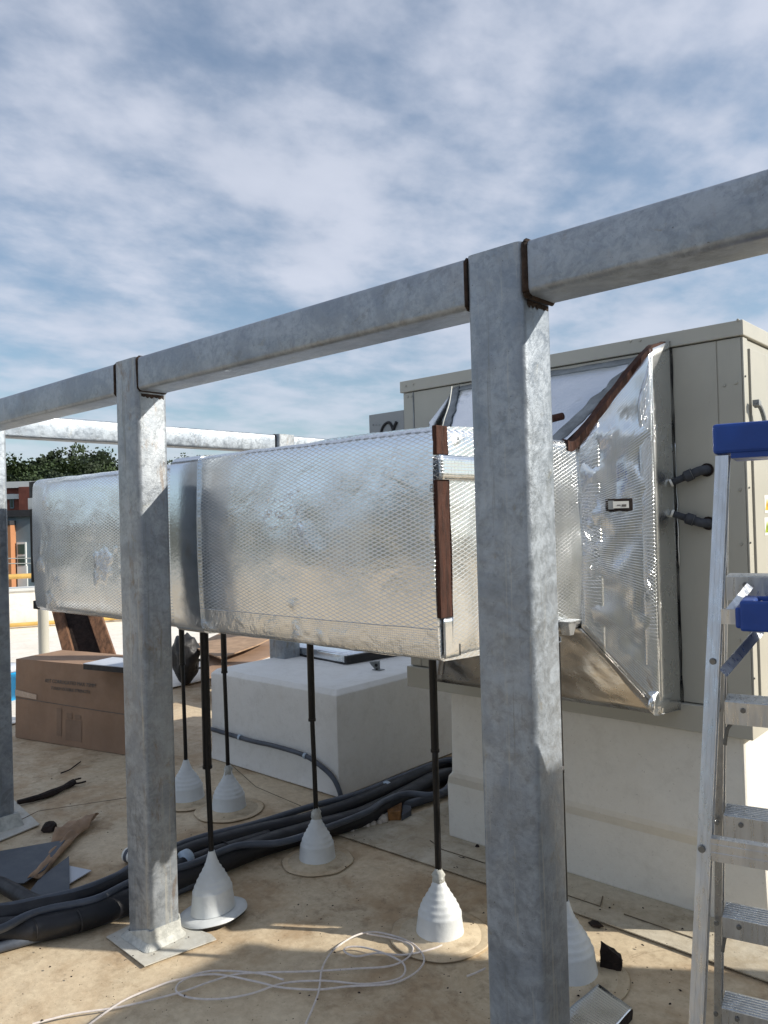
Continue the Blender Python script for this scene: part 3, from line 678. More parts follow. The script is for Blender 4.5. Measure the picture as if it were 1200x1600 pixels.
# lower hood at the left end, with a black painted mark
hd=obj('hood',B((-2.668,UX0-.002,UY0,UY1-.4,1.30,2.022)),'grey_hood',ah,bev=.003)
bm=bmesh.new(); al=[(594,682),(597,671),(602,662),(608,659),(612,662),(615,670),(618,680),(620,690),(616,684),(617,672),(619,662),(620,658)]
tube(bm,[T(x,y,1,UY0-.002) for x,y in [(596,690),(595,680),(598,668),(604,661),(609,661),(613,668),(616,680),(619,692)]],.007,8,4)
tube(bm,[T(x,y,1,UY0-.002) for x,y in [(620,659),(616,668),(613,678),(611,690)]],.0085,8,4); obj('painted_mark',bm,'black',hd,smooth=True)
for x in (583,588,593): 
    p=T(x,664,1,UY0-.001); obj('vent_slot',B((p.x-.004,p.x+.004,p.y-.001,p.y+.002,p.z-.004,p.z+.004)),'sealant',hd)
obj('trim_line',B((-2.377,-2.371,UY0-.006,UY0,1.8,UZ1-.052)),'sealant',ah)
# pipe stubs leaving the unit and entering the foil
def stub(lab,p_in,p_el,bend):
    t=thing('pipe_stub',lab,'pipe',p_in,'grey insulated pipe stubs between unit and duct collar')
    q=V(p_el[0],2.835,p_el[2]); w_=V(p_el[0],2.855,p_el[2])
    bm=bmesh.new(); tube(bm,[p_in,Vector(p_in).lerp(q,.5)],.0125,14,1); obj('pipe',bm,'pipe_ins',t,smooth=True)
    bm=bmesh.new(); d=(q-Vector(p_in)); a=Vector(p_in)+d*.42; b_=Vector(p_in)+d*.72
    P=[a,a+d*.05,b_-d*.04,b_]
    cyl(bm,P[0],P[1],.0125,.020,16); cyl(bm,P[1],P[2],.0205,.0205,16); cyl(bm,P[2]+d*.01,P[3],.0215,.0215,16); es(obj('coupling',bm,'pipe_ins',t,smooth=True))
    bm=bmesh.new(); tube(bm,[Vector(p_in)+d*.7,Vector(p_in)+d*.92,q+V(.012,.004,0),w_+V(.012,0,0)],.0165,14,4); es(obj('elbow',bm,'pipe_ins',t,smooth=True))
    bm=bmesh.new(); lathe(bm,(w_.x+.012,0,0),[(.001,0),(.024,0),(.024,.006),(.001,.006)],16); 
    for v in bm.verts: v.co=V(v.co.x,w_.y-v.co.z,w_.z+v.co.y)
    obj('wall_plate',bm,'insul_dark',t)
    bm=bmesh.new(); tube(bm,[Vector(p_in)-d*.02,Vector(p_in)+d*.05],.0145,12,1); obj('foil_tape_end',bm,'sticker',t)
stub('upper dark grey pipe stub sloping up from foil collar to unit wall',(-1.133,2.80,1.603),(-1.035,2.84,1.645),1)
stub('lower dark grey pipe stub sloping down from foil collar to unit wall',(-1.133,2.80,1.494),(-1.035,2.84,1.455),1)
# curb below the unit
def rings(bm,rs):
    R_=[]
    for x0,x1,y0,y1,z in rs: R_.append([bm.verts.new(p) for p in ((x0,y0,z),(x1,y0,z),(x1,y1,z),(x0,y1,z))])
    for i in range(len(R_)-1):
        for k in range(4): bm.faces.new((R_[i][k],R_[i][(k+1)%4],R_[i+1][(k+1)%4],R_[i+1][k]))
    bm.faces.new(R_[0][::-1]); bm.faces.new(R_[-1])
bm=bmesh.new(); rings(bm,[(-2.30,-.885,2.935,5.1,.0),(-2.295,-.89,2.925,5.1,.26),(-2.262,-.925,2.892,5.1,.305),(-2.235,-.935,2.885,5.1,.33),(-2.225,-.935,2.882,5.1,.705)])
o=tag(obj('roof_curb',bm,'curbw',loc=(-1.6,3.9,0),bev=.012),'tall white membrane covered curb under the cream unit, stepped near its foot','curb')
# white curb box on the left
bm=bmesh.new(); rings(bm,[(-4.262,-3.085,2.985,5.3,0),(-4.255,-3.09,2.992,5.3,.05),(-4.25,-3.095,3.0,5.3,.545),(-4.225,-3.125,3.03,5.25,.572)])
bmesh.ops.subdivide_edges(bm,edges=bm.edges[:],cuts=6,use_grid_fill=True)
for v in bm.verts:
    v.co+=V(.006*noise.noise(v.co*3),.006*noise.noise(v.co*3+V(5,0,0)),.004*noise.noise(v.co*4))
o=obj('curb_box',bm,'white',loc=(-3.67,4.1,0),smooth=False,bev=.02); autosmooth(o,50)
tag(o,'low white coated box behind the boots with a grey conduit on its face','curb')
# things on it
sil=thing('foil_panel','crinkled foil covered slab with black edges lying on the white curb box','panel',T(490,1020,2,.575))
bm=bmesh.new(); a=T(433,1016,2,.578); b_=T(538,1037,2,.578); d=(b_-a).normalized(); s_=V(-d.y,d.x,0)
hexa(bm,[a,b_,b_+s_*.5,a+s_*.5]+[p+V(0,0,.055) for p in (a,b_,b_+s_*.5,a+s_*.5)])
uvl=bm.loops.layers.uv.new('UVMap')
bmesh.ops.subdivide_edges(bm,edges=bm.edges[:],cuts=5,use_grid_fill=True)
for v in bm.verts: v.co+=V(1,1,1)*.004*noise.noise(v.co*18)
for f in bm.faces:
    for lp in f.loops: lp[uvl].uv=(lp.vert.co.x,lp.vert.co.z+lp.vert.co.y)
obj('foil_face',bm,'foil_plain',sil,smooth=True)
obj_b=bmesh.new(); hexa(obj_b,[p+V(0,0,-.006) for p in (a-s_*.006,b_-s_*.006,b_+s_*.5,a+s_*.5)]+[p+V(0,0,.002) for p in (a-s_*.006,b_-s_*.006,b_+s_*.5,a+s_*.5)])
hexa(obj_b,[b_+d*.006-s_*.004,b_+d*.03-s_*.004,b_+d*.03+s_*.5,b_+d*.006+s_*.5]+[p+V(0,0,.05) for p in (b_+d*.006-s_*.004,b_+d*.03-s_*.004,b_+d*.03+s_*.5,b_+d*.006+s_*.5)])
obj('edge_strip',obj_b,'black',sil)
br=T(587,1049,1,3.02); 
bm=bmesh.new(); c=T(585,1048,2,.57)
ud2=V(.742,.67,0)
def tri_plate():
    P=[c+ud2*-.03+V(0,0,.055),c+ud2*.035+V(0,0,.06),c+ud2*.035+V(0,0,.0),c+ud2*.012+V(0,0,0),c+ud2*-.02+V(0,0,.035)]
    lo=[bm.verts.new(p) for p in P]; hi=[bm.verts.new(p+V(-.004,.005,0)) for p in P]
    n_=len(P)
    for i in range(n_): bm.faces.new((lo[i],lo[(i+1)%n_],hi[(i+1)%n_],hi[i]))
    bm.faces.new(lo); bm.faces.new(hi[::-1])
tri_plate(); box(bm,c.x-.02,c.x+.04,c.y,c.y+.05,.572,.576)
o=obj('angle_bracket',bm,'sealant',loc=c); tag(o,'small grey metal angle bracket near the right end of the white curb box top','bracket')
bm=bmesh.new(); cc=c+ud2*.012+V(.003,-.004,.035); cyl(bm,cc,cc+V(.002,-.002,0),.010,.010,12); cc2=cc+ud2*.004+V(0,0,-.027); cyl(bm,cc2,cc2+V(.002,-.002,0),.008,.008,10); obj('bolt_hole',bm,'black',o)
# ------------------------------------------------------------------ cables
cb=thing('cable_bundle','thick bundle of black lagged pipes and grey conduits curving across the roof','cables',G(300,1350))
def gp(pts,z): return [G(x,y,z) for x,y in pts]
BACK=[V(-2.62,3.6,.06),V(-2.3,4.4,.06)]
def cable(pts,z,r_,mat,nm,wob=.05,back=True,sh=0):
    P=gp(pts,z)
    if back: P=P+[V(-2.62+sh,3.7,z),V(-2.35+sh,4.6,z)]
    bm=bmesh.new(); tube(bm,P,r_,14,7,wob=wob); return obj(nm,bm,mat,cb,smooth=True)
cable([(-60,1438),(0,1430),(90,1412),(150,1392),(215,1364),(300,1328),(400,1300),(480,1281),(560,1254),(630,1222),(700,1192)],.075,.036,'hose','lagged_pipe')
cable([(-60,1462),(0,1456),(70,1448),(130,1434),(215,1402),(300,1366),(400,1325),(480,1300),(560,1278),(630,1245),(690,1215)],.047,.047,'hose','lagged_pipe')
cable([(-60,1420),(0,1418),(60,1407),(120,1393),(180,1370),(215,1350),(300,1313),(400,1287),(480,1262),(560,1240),(620,1216),(700,1188)],.10,.0155,'conduit','grey_conduit',0,True,.05)
cable([(-60,1466),(0,1452),(40,1432),(80,1420),(150,1405),(215,1374),(300,1350),(370,1322),(440,1316),(520,1290),(575,1268),(600,1252),(635,1240),(690,1238)],.098,.015,'conduit','grey_conduit',0,True,-.05)
cable([(-60,1495),(0,1480),(60,1464),(120,1450),(170,1434),(215,1416),(300,1382),(330,1364)],.02,.018,'conduit','grey_conduit',0,False)
cable([(-60,1390),(-10,1380),(20,1392),(60,1412),(120,1420),(215,1388),(300,1345),(420,1306)],.06,.03,'hose','lagged_pipe',.05,False)
cable([(500,1300),(560,1282),(600,1262),(640,1256),(700,1235)],.025,.022,'conduit','grey_conduit',0,True,-.1)
# binding ties
for x,y,rr in ((50,1450,.052),(120,1438,.052),(352,1330,.055),(548,1262,.06),(640,1232,.03)):
    c=G(x,y,.052); bm=bmesh.new(); d=(G(x+8,y-3,.052)-c).normalized(); s_=V(-d.y,d.x,0)
    P=[c+s_*rr*math.cos(a)+V(0,0,rr*.75*math.sin(a)) for a in [2*math.pi*k/16 for k in range(17)]]; tube(bm,P,.0028,6,1); obj('cable_tie',bm,'black',cb)
for x,y in ((603,1233),(290,1343)):
    c=G(x,y,.075); d=(G(x+10,y-5,.075)-c).normalized(); bm=bmesh.new(); cyl(bm,c-d*.012,c+d*.016,.040,.040,24); obj('tape_band',bm,'tie',cb,smooth=True)
# conduit clipped to the white box
cf_=thing('wall_conduit','grey flexible conduit curving down the face of the white curb box','conduit',T(430,1170,1,2.975))
bm=bmesh.new(); tube(bm,[T(x,y,1,2.972) for x,y in ((326,1138),(350,1145),(390,1157),(430,1166),(475,1180),(500,1196),(520,1215),(531,1238),(533,1256))],.0135,12,6); obj('conduit_run',bm,'conduit',cf_,smooth=True)
for x,y in ((375,1152),(477,1181)):
    p=T(x,y,1,2.97); bm=bmesh.new(); cyl(bm,p-V(.008,0,0),p+V(.008,0,-.001),.017,.017,14); obj('clip',bm,'tie',cf_)
# small pipe with a pale end behind the near left post
bm=bmesh.new(); c=G(198,1335,.03); cyl(bm,c,c+V(.12,.02,.0),.03,.03,20); o=obj('pipe_offcut',bm,'sticker',loc=c); tag(o,'short white pipe offcut with blue band beside the near left post','pipe')
bm=bmesh.new(); cyl(bm,c+V(.012,.002,0),c+V(.03,.005,0),.0315,.0315,20); obj('blue_band',bm,'conduit',o)
# ------------------------------------------------------------------ cord
def rp(pts): 
    k=1.579; return [G(x/k,1350+y/k,.006+.004*abs(math.sin(i*1.7))) for i,(x,y) in enumerate(pts)]
bm=bmesh.new()
for pth in ([(215,400),(300,340),(380,305),(440,285),(530,272),(640,292),(690,304),(780,310),(860,302),(960,296),(1015,275),(1045,245),(1040,218),(1010,192),(960,174),(915,168),(870,180),(820,215),(795,258),(785,320),(752,400)],
            [(80,395),(180,370),(300,352),(440,318),(520,290),(600,270),(760,265),(880,258),(960,252),(1005,232),(1018,205),(980,186),(905,172)],
            [(1125,178),(1080,205),(1000,224),(930,220),(880,228),(850,216),(858,205),(900,206),(960,225),(998,250),(985,282),(900,296),(800,288),(700,294),(620,320),(540,333),(470,330),(435,314),(450,288),(520,264),(640,270),(700,286)],
            [(1152,277),(1175,268),(1197,258)]):
    tube(bm,rp(pth),.0033,7,5)
o=obj('cord',bm,'rope',loc=G(400,1540)); tag(o,'thin white cord lying in loose loops on the roof in front of the boots','cord')
# ------------------------------------------------------------------ debris
def lump(name,lab,cat,px,py,size,mat,seed,z=0,squash=(1,1,1),sub=2,group=None):
    bm=bmesh.new(); bmesh.ops.create_icosphere(bm,subdivisions=sub,radius=1); p=G(px,py)
    for v in bm.verts:
        q=v.co.copy(); d=1+.45*noise.noise(q*1.4+V(seed,0,0))+.2*noise.noise(q*4+V(seed,0,0))
        v.co=V(q.x*squash[0],q.y*squash[1],max(q.z*d,-.35)*squash[2])*size*d+V(p.x,p.y,size*.33*squash[2]+z)
    return tag(obj(name,bm,mat,loc=p),lab,cat,group)
# dark wedge, standing
bm=bmesh.new(); p=G(955,1515); a=V(.742,.67,0); b_=V(-.67,.742,0)
P=[p-a*.035+b_*.0,p+a*.028-b_*.02,p+a*.04+b_*.02,p-a*.02+b_*.03]
hexa(bm,[P[0]+V(0,0,.006),P[1]+V(0,0,.001),P[2]+V(0,0,.006),P[3]+V(0,0,.01),P[0]+a*.004+V(0,0,.095),P[1]+V(0,0,.045)-a*.0,P[2]+V(0,0,.04),P[3]+a*.0+V(0,0,.075)])
bmesh.ops.subdivide_edges(bm,edges=bm.edges[:],cuts=4,use_grid_fill=True)
for v in bm.verts: v.co+=V(noise.noise(v.co*40),noise.noise(v.co*40+V(3,0,0)),noise.noise(v.co*40+V(0,3,0)))*.006
tag(obj('insulation_scrap',bm,'insul_dark',loc=p),'dark brown wedge of insulation standing upright between post and ladder','scrap')
lump('insulation_scrap','small flat dark scrap in the strip of sun below the curb','scrap',930,1446,.02,'insul_dark',4,squash=(1.3,.8,.5))
lump('insulation_scrap','dark rounded lump beside the curled brown paper','scrap',77,1296,.035,'insul_dark',8,squash=(1.2,1,.8))
lump('debris_chip','tiny black chip at foot of the curb left of nearest post','scrap',746,1325,.012,'insul_dark',9)
lump('debris_chip','flat black sliver lying along the seam left of nearest post','scrap',722,1342,.02,'insul_dark',12,squash=(1.5,.5,.3))
# foil faced insulation offcut at the bottom
oc=thing('insulation_offcut','foil faced slab of dark insulation lying at the foot of the nearest post','offcut',G(930,1580))
zt=.035
q=[G(862,1600,zt),G(935,1538,zt),G(988,1576,zt),G(930,1640,zt)]
bm=bmesh.new(); hexa(bm,[V(p.x,p.y,.003) for p in q]+[V(p.x,p.y,zt-.002) for p in q]); bmesh.ops.subdivide_edges(bm,edges=bm.edges[:],cuts=4,use_grid_fill=True)
for v in bm.verts: v.co+=V(noise.noise(v.co*30),noise.noise(v.co*30+V(3,0,0)),.3*noise.noise(v.co*30+V(0,3,0)))*.003
obj('slab_core',bm,'insul_dark',oc)
o=strip('foil_facing',lambda a,b:(q[0].lerp(q[1],b)).lerp(q[3].lerp(q[2],b),a)+V(0,0,.002+.003*noise.noise(V(a*3,b*3,0))),14,14,'foil_rib',oc,(.25,.22),.002)
# stick and twig
def stick(lab,pts,r_,z,mat='insul_dark'):
    bm=bmesh.new(); tube(bm,[G(x,y,z) for x,y in pts],r_,7,3,wob=.6); return tag(obj('stick',bm,mat,loc=G(*pts[0])),lab,'stick')
o=stick('black charred stick with forked tip lying on the tan roof',[(27,1254),(60,1246),(90,1235),(115,1222)],.017,.014)
bm=bmesh.new(); tube(bm,[G(112,1224,.014),G(118,1218,.014),G(127,1216,.014)],.005,6,2); tube(bm,[G(112,1224,.014),G(122,1224,.012),G(134,1221,.012)],.006,6,2); obj('fork_tip',bm,'insul_dark',o)
stick('thin dark twig lying beyond the forked stick near the cardboard box',[(95,1208),(108,1203),(118,1196),(126,1190)],.004,.005)
# curled brown paper
pp=thing('kraft_paper','torn curled sheet of brown kraft paper beside the grey sheet','paper',G(120,1320))
c=[G(78,1328,.012),G(40,1395,.02),G(112,1330,.075),G(154,1278,.02)]
def paper(a,b):
    P=G(75,1325).lerp(G(25,1392),a).lerp(G(152,1280).lerp(G(62,1382),a),b)
    return P+V(0,0,.01+.05*math.sin(b*2.6)*(.5+.5*a)*(1-a*.4)+.02*noise.noise(V(a*4,b*4,2))+.012*noise.noise(V(a*9,b*9,2)))
strip('paper_sheet',paper,22,16,'card_in',pp,(1,1),.002)
strip('folded_edge',lambda a,b:G(90,1298).lerp(G(155,1277),a).lerp(G(78,1335).lerp(G(140,1300),a),b)+V(0,0,.02+.05*b*(1-b)*4*.6+.015*noise.noise(V(a*5,b*5,9))),16,8,'card_in',pp,(1,1),.002)
o=obj('facing_sheet',sheet([(p.x,p.y) for p in (G(-40,1350),G(102,1325),G(70,1372),G(38,1394),G(-60,1400))],.004,.035),'greysheet',loc=G(40,1360)); tag(o,'flat blue grey sheet lying over brown paper left of the near post','sheet')
o=obj('facing_sheet',sheet([(p.x,p.y) for p in (G(108,1345),G(109,1402),G(40,1410),G(62,1380))],.004,.018),'greysheet',loc=G(90,1380)); tag(o,'smaller grey sheet under the rolled paper, touching the cable bundle','sheet')
o=obj('white_sheet_scrap',sheet([(p.x,p.y) for p in (G(100,1355),G(143,1364),G(108,1385),G(80,1390))],.004,.008),'whitesheet',loc=G(120,1368)); tag(o,'small pointed white sheet scrap poking out from under the grey sheet','sheet')
# wood offcut, foam crumbs under the cables
wo=thing('wood_offcut','orange brown wood block in a metal channel under the cable bundle','wood',G(622,1275))
bm=bmesh.new(); c=G(620,1284); a=V(.742,.67,0); b_=V(-.67,.742,0)
hexa(bm,[c-a*.04,c+a*.02,c+a*.03+b_*.14,c-a*.04+b_*.14]+[p+V(0,0,.05) for p in (c-a*.045,c+a*.02,c+a*.03+b_*.14,c-a*.045+b_*.14)]); obj('block',bm,'osb',wo,bev=.003)
bm=bmesh.new(); hexa(bm,[c+a*.024-b_*.01,c+a*.075+b_*.06,c+a*.075+b_*.12,c+a*.034+b_*.14]+[p+V(0,0,.035) for p in (c+a*.024-b_*.01,c+a*.075+b_*.06,c+a*.075+b_*.12,c+a*.034+b_*.14)]); obj('metal_channel',bm,'conduit',wo,bev=.002)
bm=bmesh.new(); random.seed(3)
for k in range(34):
    t_=random.random(); x=535+68*t_; y=1300-20*t_+random.uniform(-4,5); p=G(x,y); rr=random.uniform(.008,.016)*(1 if t_<.7 else 1.6)
    m4=Matrix.Translation(p+V(0,0,rr*.6)); bmesh.ops.create_icosphere(bm,subdivisions=2,radius=rr,matrix=m4)
for v in bm.verts: v.co+=V(noise.noise(v.co*60),noise.noise(v.co*60+V(2,0,0)),noise.noise(v.co*60+V(0,2,0)))*.006
o=obj('foam_crumbs',bm,'foam',loc=G(570,1290),smooth=True); tag(o,'crumbly white foam bits strewn along the underside of the cable bundle','foam'); o['kind']='stuff'
# grit, leaves and dirt specks
bm=bmesh.new(); random.seed(11)
for k in range(420):
    x=random.uniform(0,1150); y=random.uniform(1190,1600); p=G(x,y)
    if p.y>2.9 or (p.x<-3.05 and p.y>2.95): continue
    rr=random.choice((.0015,.002,.0025,.004))*random.uniform(.7,1.3); a0=random.random()*6; n_=5
    zz=.011; vs=[bm.verts.new((p.x+rr*math.cos(a0+i*1.257)*random.uniform(.4,1.6),p.y+rr*math.sin(a0+i*1.257)*random.uniform(.4,1.6),zz)) for i in range(n_)]
    tp=bm.verts.new((p.x,p.y,zz+rr*.8))
    for i in range(n_): bm.faces.new((vs[i],vs[(i+1)%n_],tp))
    bm.faces.new(vs[::-1])
o=obj('roof_grit',bm,'insul_dark',loc=(-2,2,0)); o['kind']='stuff'; o['label']='scattered dark grit and specks of dirt on the tan roof'; o['category']='grit'
# ------------------------------------------------------------------ cardboard box and neighbours
bl=G(24,1152); brr=G(198,1180); d=(brr-bl).normalized(); L1=(brr-bl).length; brr=bl+d*(L1*.99); s_=V(-d.y,d.x,0)
if s_.y<0: s_=-s_
hz=T(26,1027,1,bl.y).z; hz=.565
cx_=thing('cardboard_box','long closed brown cardboard box with faint printing behind the near left post','box',bl)
tl=bl+V(0,0,hz)+s_*.02; trr=brr+V(0,0,hz)+s_*.02
bm=bmesh.new(); dp=.42; hexa(bm,[bl,brr,brr+s_*dp,bl+s_*dp,tl,trr,trr+s_*(dp-.02),tl+s_*(dp-.02)])
bmesh.ops.subdivide_edges(bm,edges=bm.edges[:],cuts=7,use_grid_fill=True)
for v in bm.verts: v.co+=s_*.003*noise.noise(v.co*4)+V(0,0,.005*noise.noise(v.co*5))*(1 if v.co.z>.1 else 0)
autosmooth(obj('carton',bm,'card',cx_),40)
def onface(u,z,lift=.0035): return bl+d*u+V(0,0,z)+s_*(.02*z/hz)-s_*lift
bm=bmesh.new(); P=[onface(0,.285),onface(.45,.275),onface(.9,.265),onface(1.35,.26)]
lo=[bm.verts.new(p) for p in P]; hi=[bm.verts.new(p+V(0,0,.004)) for p in P]
for i in range(3): bm.faces.new((lo[i],lo[i+1],hi[i+1],hi[i]))
obj('fold_line',bm,'ink',cx_)
bm=bmesh.new(); P=[onface(.0,.30,.0045),onface(.23,.29,.0045),onface(.23,.325,.0045),onface(.0,.345,.0045)]; bm.faces.new([bm.verts.new(p) for p in P]); obj('packing_tape',bm,'clear_tape',cx_)
yd_=V(0,0,1)
textmesh('KET CORRUGATED MAX 75MM',.036,onface(.32,.42,.005),d,yd_,cx_,'ink')
textmesh('TOUGH DOUBLE STRENGTH',.030,onface(.38,.375,.005),d,yd_,cx_,'ink')
for u,z,wd,hh in ((.44,.06,.05,.19),(.53,.04,.16,.14),(.54,.19,.055,.035),(.62,.19,.06,.03)):
    bm=bmesh.new(); P=[onface(u,z,.004),onface(u+wd,z,.004),onface(u+wd,z+hh,.004),onface(u,z+hh,.004)]; bm.faces.new([bm.verts.new(p) for p in P]); obj('faint_print',bm,'faint',cx_)
# white panel with black edge on the box
p0=T(130,1037,2,hz+.045); p1=p0+d*.5
wp=thing('foam_board','white topped board with thick black edge resting on the cardboard box','board',V(p0.x,p0.y,hz))
q=[p0,p1,p1+s_*.25,p0+s_*.25]
bm=bmesh.new(); hexa(bm,[V(p.x,p.y,hz+.008) for p in q]+[V(p.x,p.y,hz+.042) for p in q]); obj('black_core',bm,'black',wp)
bm=bmesh.new(); hexa(bm,[V(p.x,p.y,hz+.0425) for p in q]+[V(p.x,p.y,hz+.047) for p in q]); obj('white_face',bm,'whitesheet',wp)
# leaning timber trough
wt=thing('timber_trough','dark brown weathered timber channel leaning behind the cardboard box','timber',G(110,1040))
def plank(a,b,w_,nm,off=V(0,0,0),dd=.05):
    bm=bmesh.new(); a=Vector(a);b=Vector(b); u=(b-a).normalized(); sd_=V(.742,.67,0); n_=u.cross(sd_).normalized()
    hexa(bm,[a,a+sd_*w_,a+sd_*w_+n_*dd,a+n_*dd,b,b+sd_*w_,b+sd_*w_+n_*dd,b+n_*dd]); obj(nm,bm,'wood',wt,bev=.004)
def at(x,y,dpt): 
    dv=ray(x,y); return CAM+dv*(dpt/dv.dot(fw))
plank(at(108,1060,6.0),at(74,930,6.3),.085,'side_board')
plank(at(170,1060,6.0),at(126,930,6.3),.11,'side_board')
bm=bmesh.new(); a=at(120,1060,6.06); b_=at(92,930,6.36); hexa(bm,[a,a+V(.742,.67,0)*.3,a+V(.742,.67,0)*.3+V(0,.03,0),a+V(0,.03,0),b_,b_+V(.742,.67,0)*.22,b_+V(.742,.67,0)*.22+V(0,.03,0),b_+V(0,.03,0)]); obj('back_board',bm,'insul_dark',wt)
# vent pipe
p=at(68,985,7.0); bm=bmesh.new(); cyl(bm,V(p.x,p.y,0),V(p.x,p.y,.95),.045,.045,24); o=obj('vent_pipe',bm,'cream2',loc=(p.x,p.y,0),smooth=True); es(o); tag(o,'pale grey vertical vent pipe rising behind the cardboard box','pipe')
# blue bucket at far left
p=G(6,1096); bm=bmesh.new(); lathe(bm,(p.x,p.y,0),[(.10,0),(.105,.02),(.135,.24),(.145,.245),(.145,.262),(.13,.262),(.128,.25)],28); o=obj('bucket',bm,'cyan',loc=p,smooth=True); es(o); tag(o,'bright blue plastic bucket standing behind the leftmost post','bucket')
bm=bmesh.new(); lathe(bm,(p.x,p.y,.265),[(.14,0),(.142,.03),(.12,.055),(.05,.06)],28); obj('clear_bag',bm,'whitesheet',o,smooth=True)
# black bag heap behind rods
p=G(291,1070); bm=bmesh.new(); bmesh.ops.create_icosphere(bm,subdivisions=4,radius=1)
for v in bm.verts:
    q=v.co.copy(); dd=1+.22*noise.noise(q*2)+.20*abs(noise.noise(q*6)); tz=(q.z+1)/2; wd=.10+.05*tz
    v.co=V(p.x+q.x*wd*dd,p.y+q.y*wd*dd,.0+tz*.47*(1+.1*noise.noise(q*3)))
bg_=obj('rubbish_bag',bm,'black',loc=(p.x,p.y,0),smooth=True); tag(bg_,'crumpled black bag bundle standing on the roof behind the rearmost rod','bag')
bm=bmesh.new(); tube(bm,[V(p.x+.05,p.y+.05,.20),V(p.x+.14,p.y+.13,.26),V(p.x+.19,p.y+.17,.32)],.012,8); tube(bm,[V(p.x+.05,p.y+.05,.14),V(p.x+.15,p.y+.14,.17),V(p.x+.2,p.y+.18,.19)],.010,8); obj('loose_end',bm,'sealant',bg_,smooth=True)
# flattened cardboard behind the white box
a=at(322,1050,6.0)
fb=thing('flat_cardboard','flattened brown cardboard sheets lying behind the white curb box','cardboard',(-5.1,4.4,0))
def fs(px,z,mat,nm):
    q=[G(x,y,z) for x,y in px]; obj(nm,sheet([(p.x,p.y) for p in q],.012,z),mat,fb)
fs([(322,1062),(326,1018),(350,998),(420,1000),(440,1020)],.25,'card','lower_sheet')
fs([(345,1030),(300,1012),(345,990),(425,998),(400,1010)],.33,'card_in','upper_sheet')
obj('support_pile',B((-5.6,-4.5,4.0,5.0,.0,.24)),'card',fb)
# ------------------------------------------------------------------ step ladder
rd=V(.974,.226,0); ln=V(-.226,.974,0); up=V(0,0,1)
LP=V(-.510,1.478,1.603); LW=.335
ld=thing('step_ladder','aluminium step ladder with blue top cap and blue tool tray beside the unit','ladder',(LP.x,LP.y,0))
def lp(r_,n_,z_): return V(LP.x,LP.y,0)+rd*r_+ln*n_+up*z_
bm=bmesh.new(); hexa(bm,[lp(-.008,0,1.603),lp(LW+.02,0,1.603),lp(LW+.02,.13,1.603),lp(-.008,.13,1.603),lp(-.008,0,1.658),lp(LW+.02,0,1.658),lp(LW+.02,.13,1.658),lp(-.008,.13,1.658)]); cap=obj('top_cap',bm,'blue',ld,bev=.006)
bm=bmesh.new(); hexa(bm,[lp(.022,.004,1.594),lp(LW-.02,.004,1.594),lp(LW-.02,.12,1.594),lp(.022,.12,1.594),lp(.022,.004,1.604),lp(LW-.02,.004,1.604),lp(LW-.02,.12,1.604),lp(.022,.12,1.604)]); obj('cap_lip',bm,'blue',cap)
cprof=lambda w_,dpt:[(0,0),(w_,0),(w_,dpt*.12),(w_*.18,dpt*.12),(w_*.18,dpt*.88),(w_,dpt*.88),(w_,dpt),(0,dpt)]
def rail(r0,n0,z0,r1,n1,z1,w_,dpt,nm,mir=1,ribs=True):
    a=lp(r0,n0,z0); b_=lp(r1,n1,z1); bm=bmesh.new(); prof=[(x*mir,y) for x,y in cprof(w_,dpt)]; ext(bm,prof,a,b_,rd,ln)
    if ribs:
        for k in (.28,.62,.82): ext(bm,[(w_*k*mir,-.0012),(w_*(k+.08)*mir,-.0012),(w_*(k+.08)*mir,.001),(w_*k*mir,.001)],a,b_,rd,ln)
    return obj(nm,bm,'alu',ld)
# support side (nearest the camera)
fl=.053; kA=.187
rail(-.004,.004,1.60,-.004-fl*1.595,.004-kA*1.595,.005,.022,.045,'support_rail')
rail(LW+.012,.004,1.60,LW+.012+fl*1.595,.004-kA*1.595,.005,.027,.045,'support_rail',-1)
# climbing side
kB=.375; fB=.075
rail(-.006,.045,1.60,-.006-fB*1.595,.045+kB*1.595,.005,.016,.06,'climbing_rail')
rail(LW+.004,.06,1.60,LW+.004+fB*1.595,.06+kB*1.595,.005,.020,.06,'climbing_rail',-1)
def ladz(z,side):
    h_=1.60-z
    return (-.006-fB*h_,.045+kB*h_) if side=='B' else (-.004-fl*h_,.004-kA*h_)
for k,z in enumerate((1.369,1.10,.825,.55,.275)):
    r_,n_=ladz(z,'B'); w0=r_+.018; w1=LW-r_-.018+.008
    bm=bmesh.new(); prof=[(0,0),(.085,0),(.085,-.042),(.081,-.042),(.081,-.004),(.004,-.004),(.004,-.046),(0,-.046)]
    ext(bm,prof,lp(w0,n_-.008,z),lp(w1,n_-.008,z),ln,up)
    for j in range(7): ext(bm,[(.008+.011*j,.0),(.012+.011*j,.0),(.012+.011*j,.0018),(.008+.011*j,.0018)],lp(w0,n_-.008,z),lp(w1,n_-.008,z),ln,up)
    st=obj('tread',bm,'alu',ld)
    for j in (0,1):
        c=lp(w0+.035 if j==0 else w1-.035,n_-.010,z-.015); bm=bmesh.new(); cyl(bm,c,c-ln*.004,.0055,.0045,12); obj('rivet',bm,'screw',st)
    c=lp(r_+.004,n_-.001,z-.02); bm=bmesh.new(); cyl(bm,c,c-ln*.004,.006,.005,12); obj('rivet',bm,'screw',ld)
    if k in (1,3):
        bm=bmesh.new(); a=lp(w0+.012,n_+.03,z-.047); b_=lp(w0+.10,n_+.03,z-.012); tube(bm,[lp(r_+.012,n_+.03,z-.10),a,b_],.004,8,3); obj('tread_brace',bm,'screw',ld)
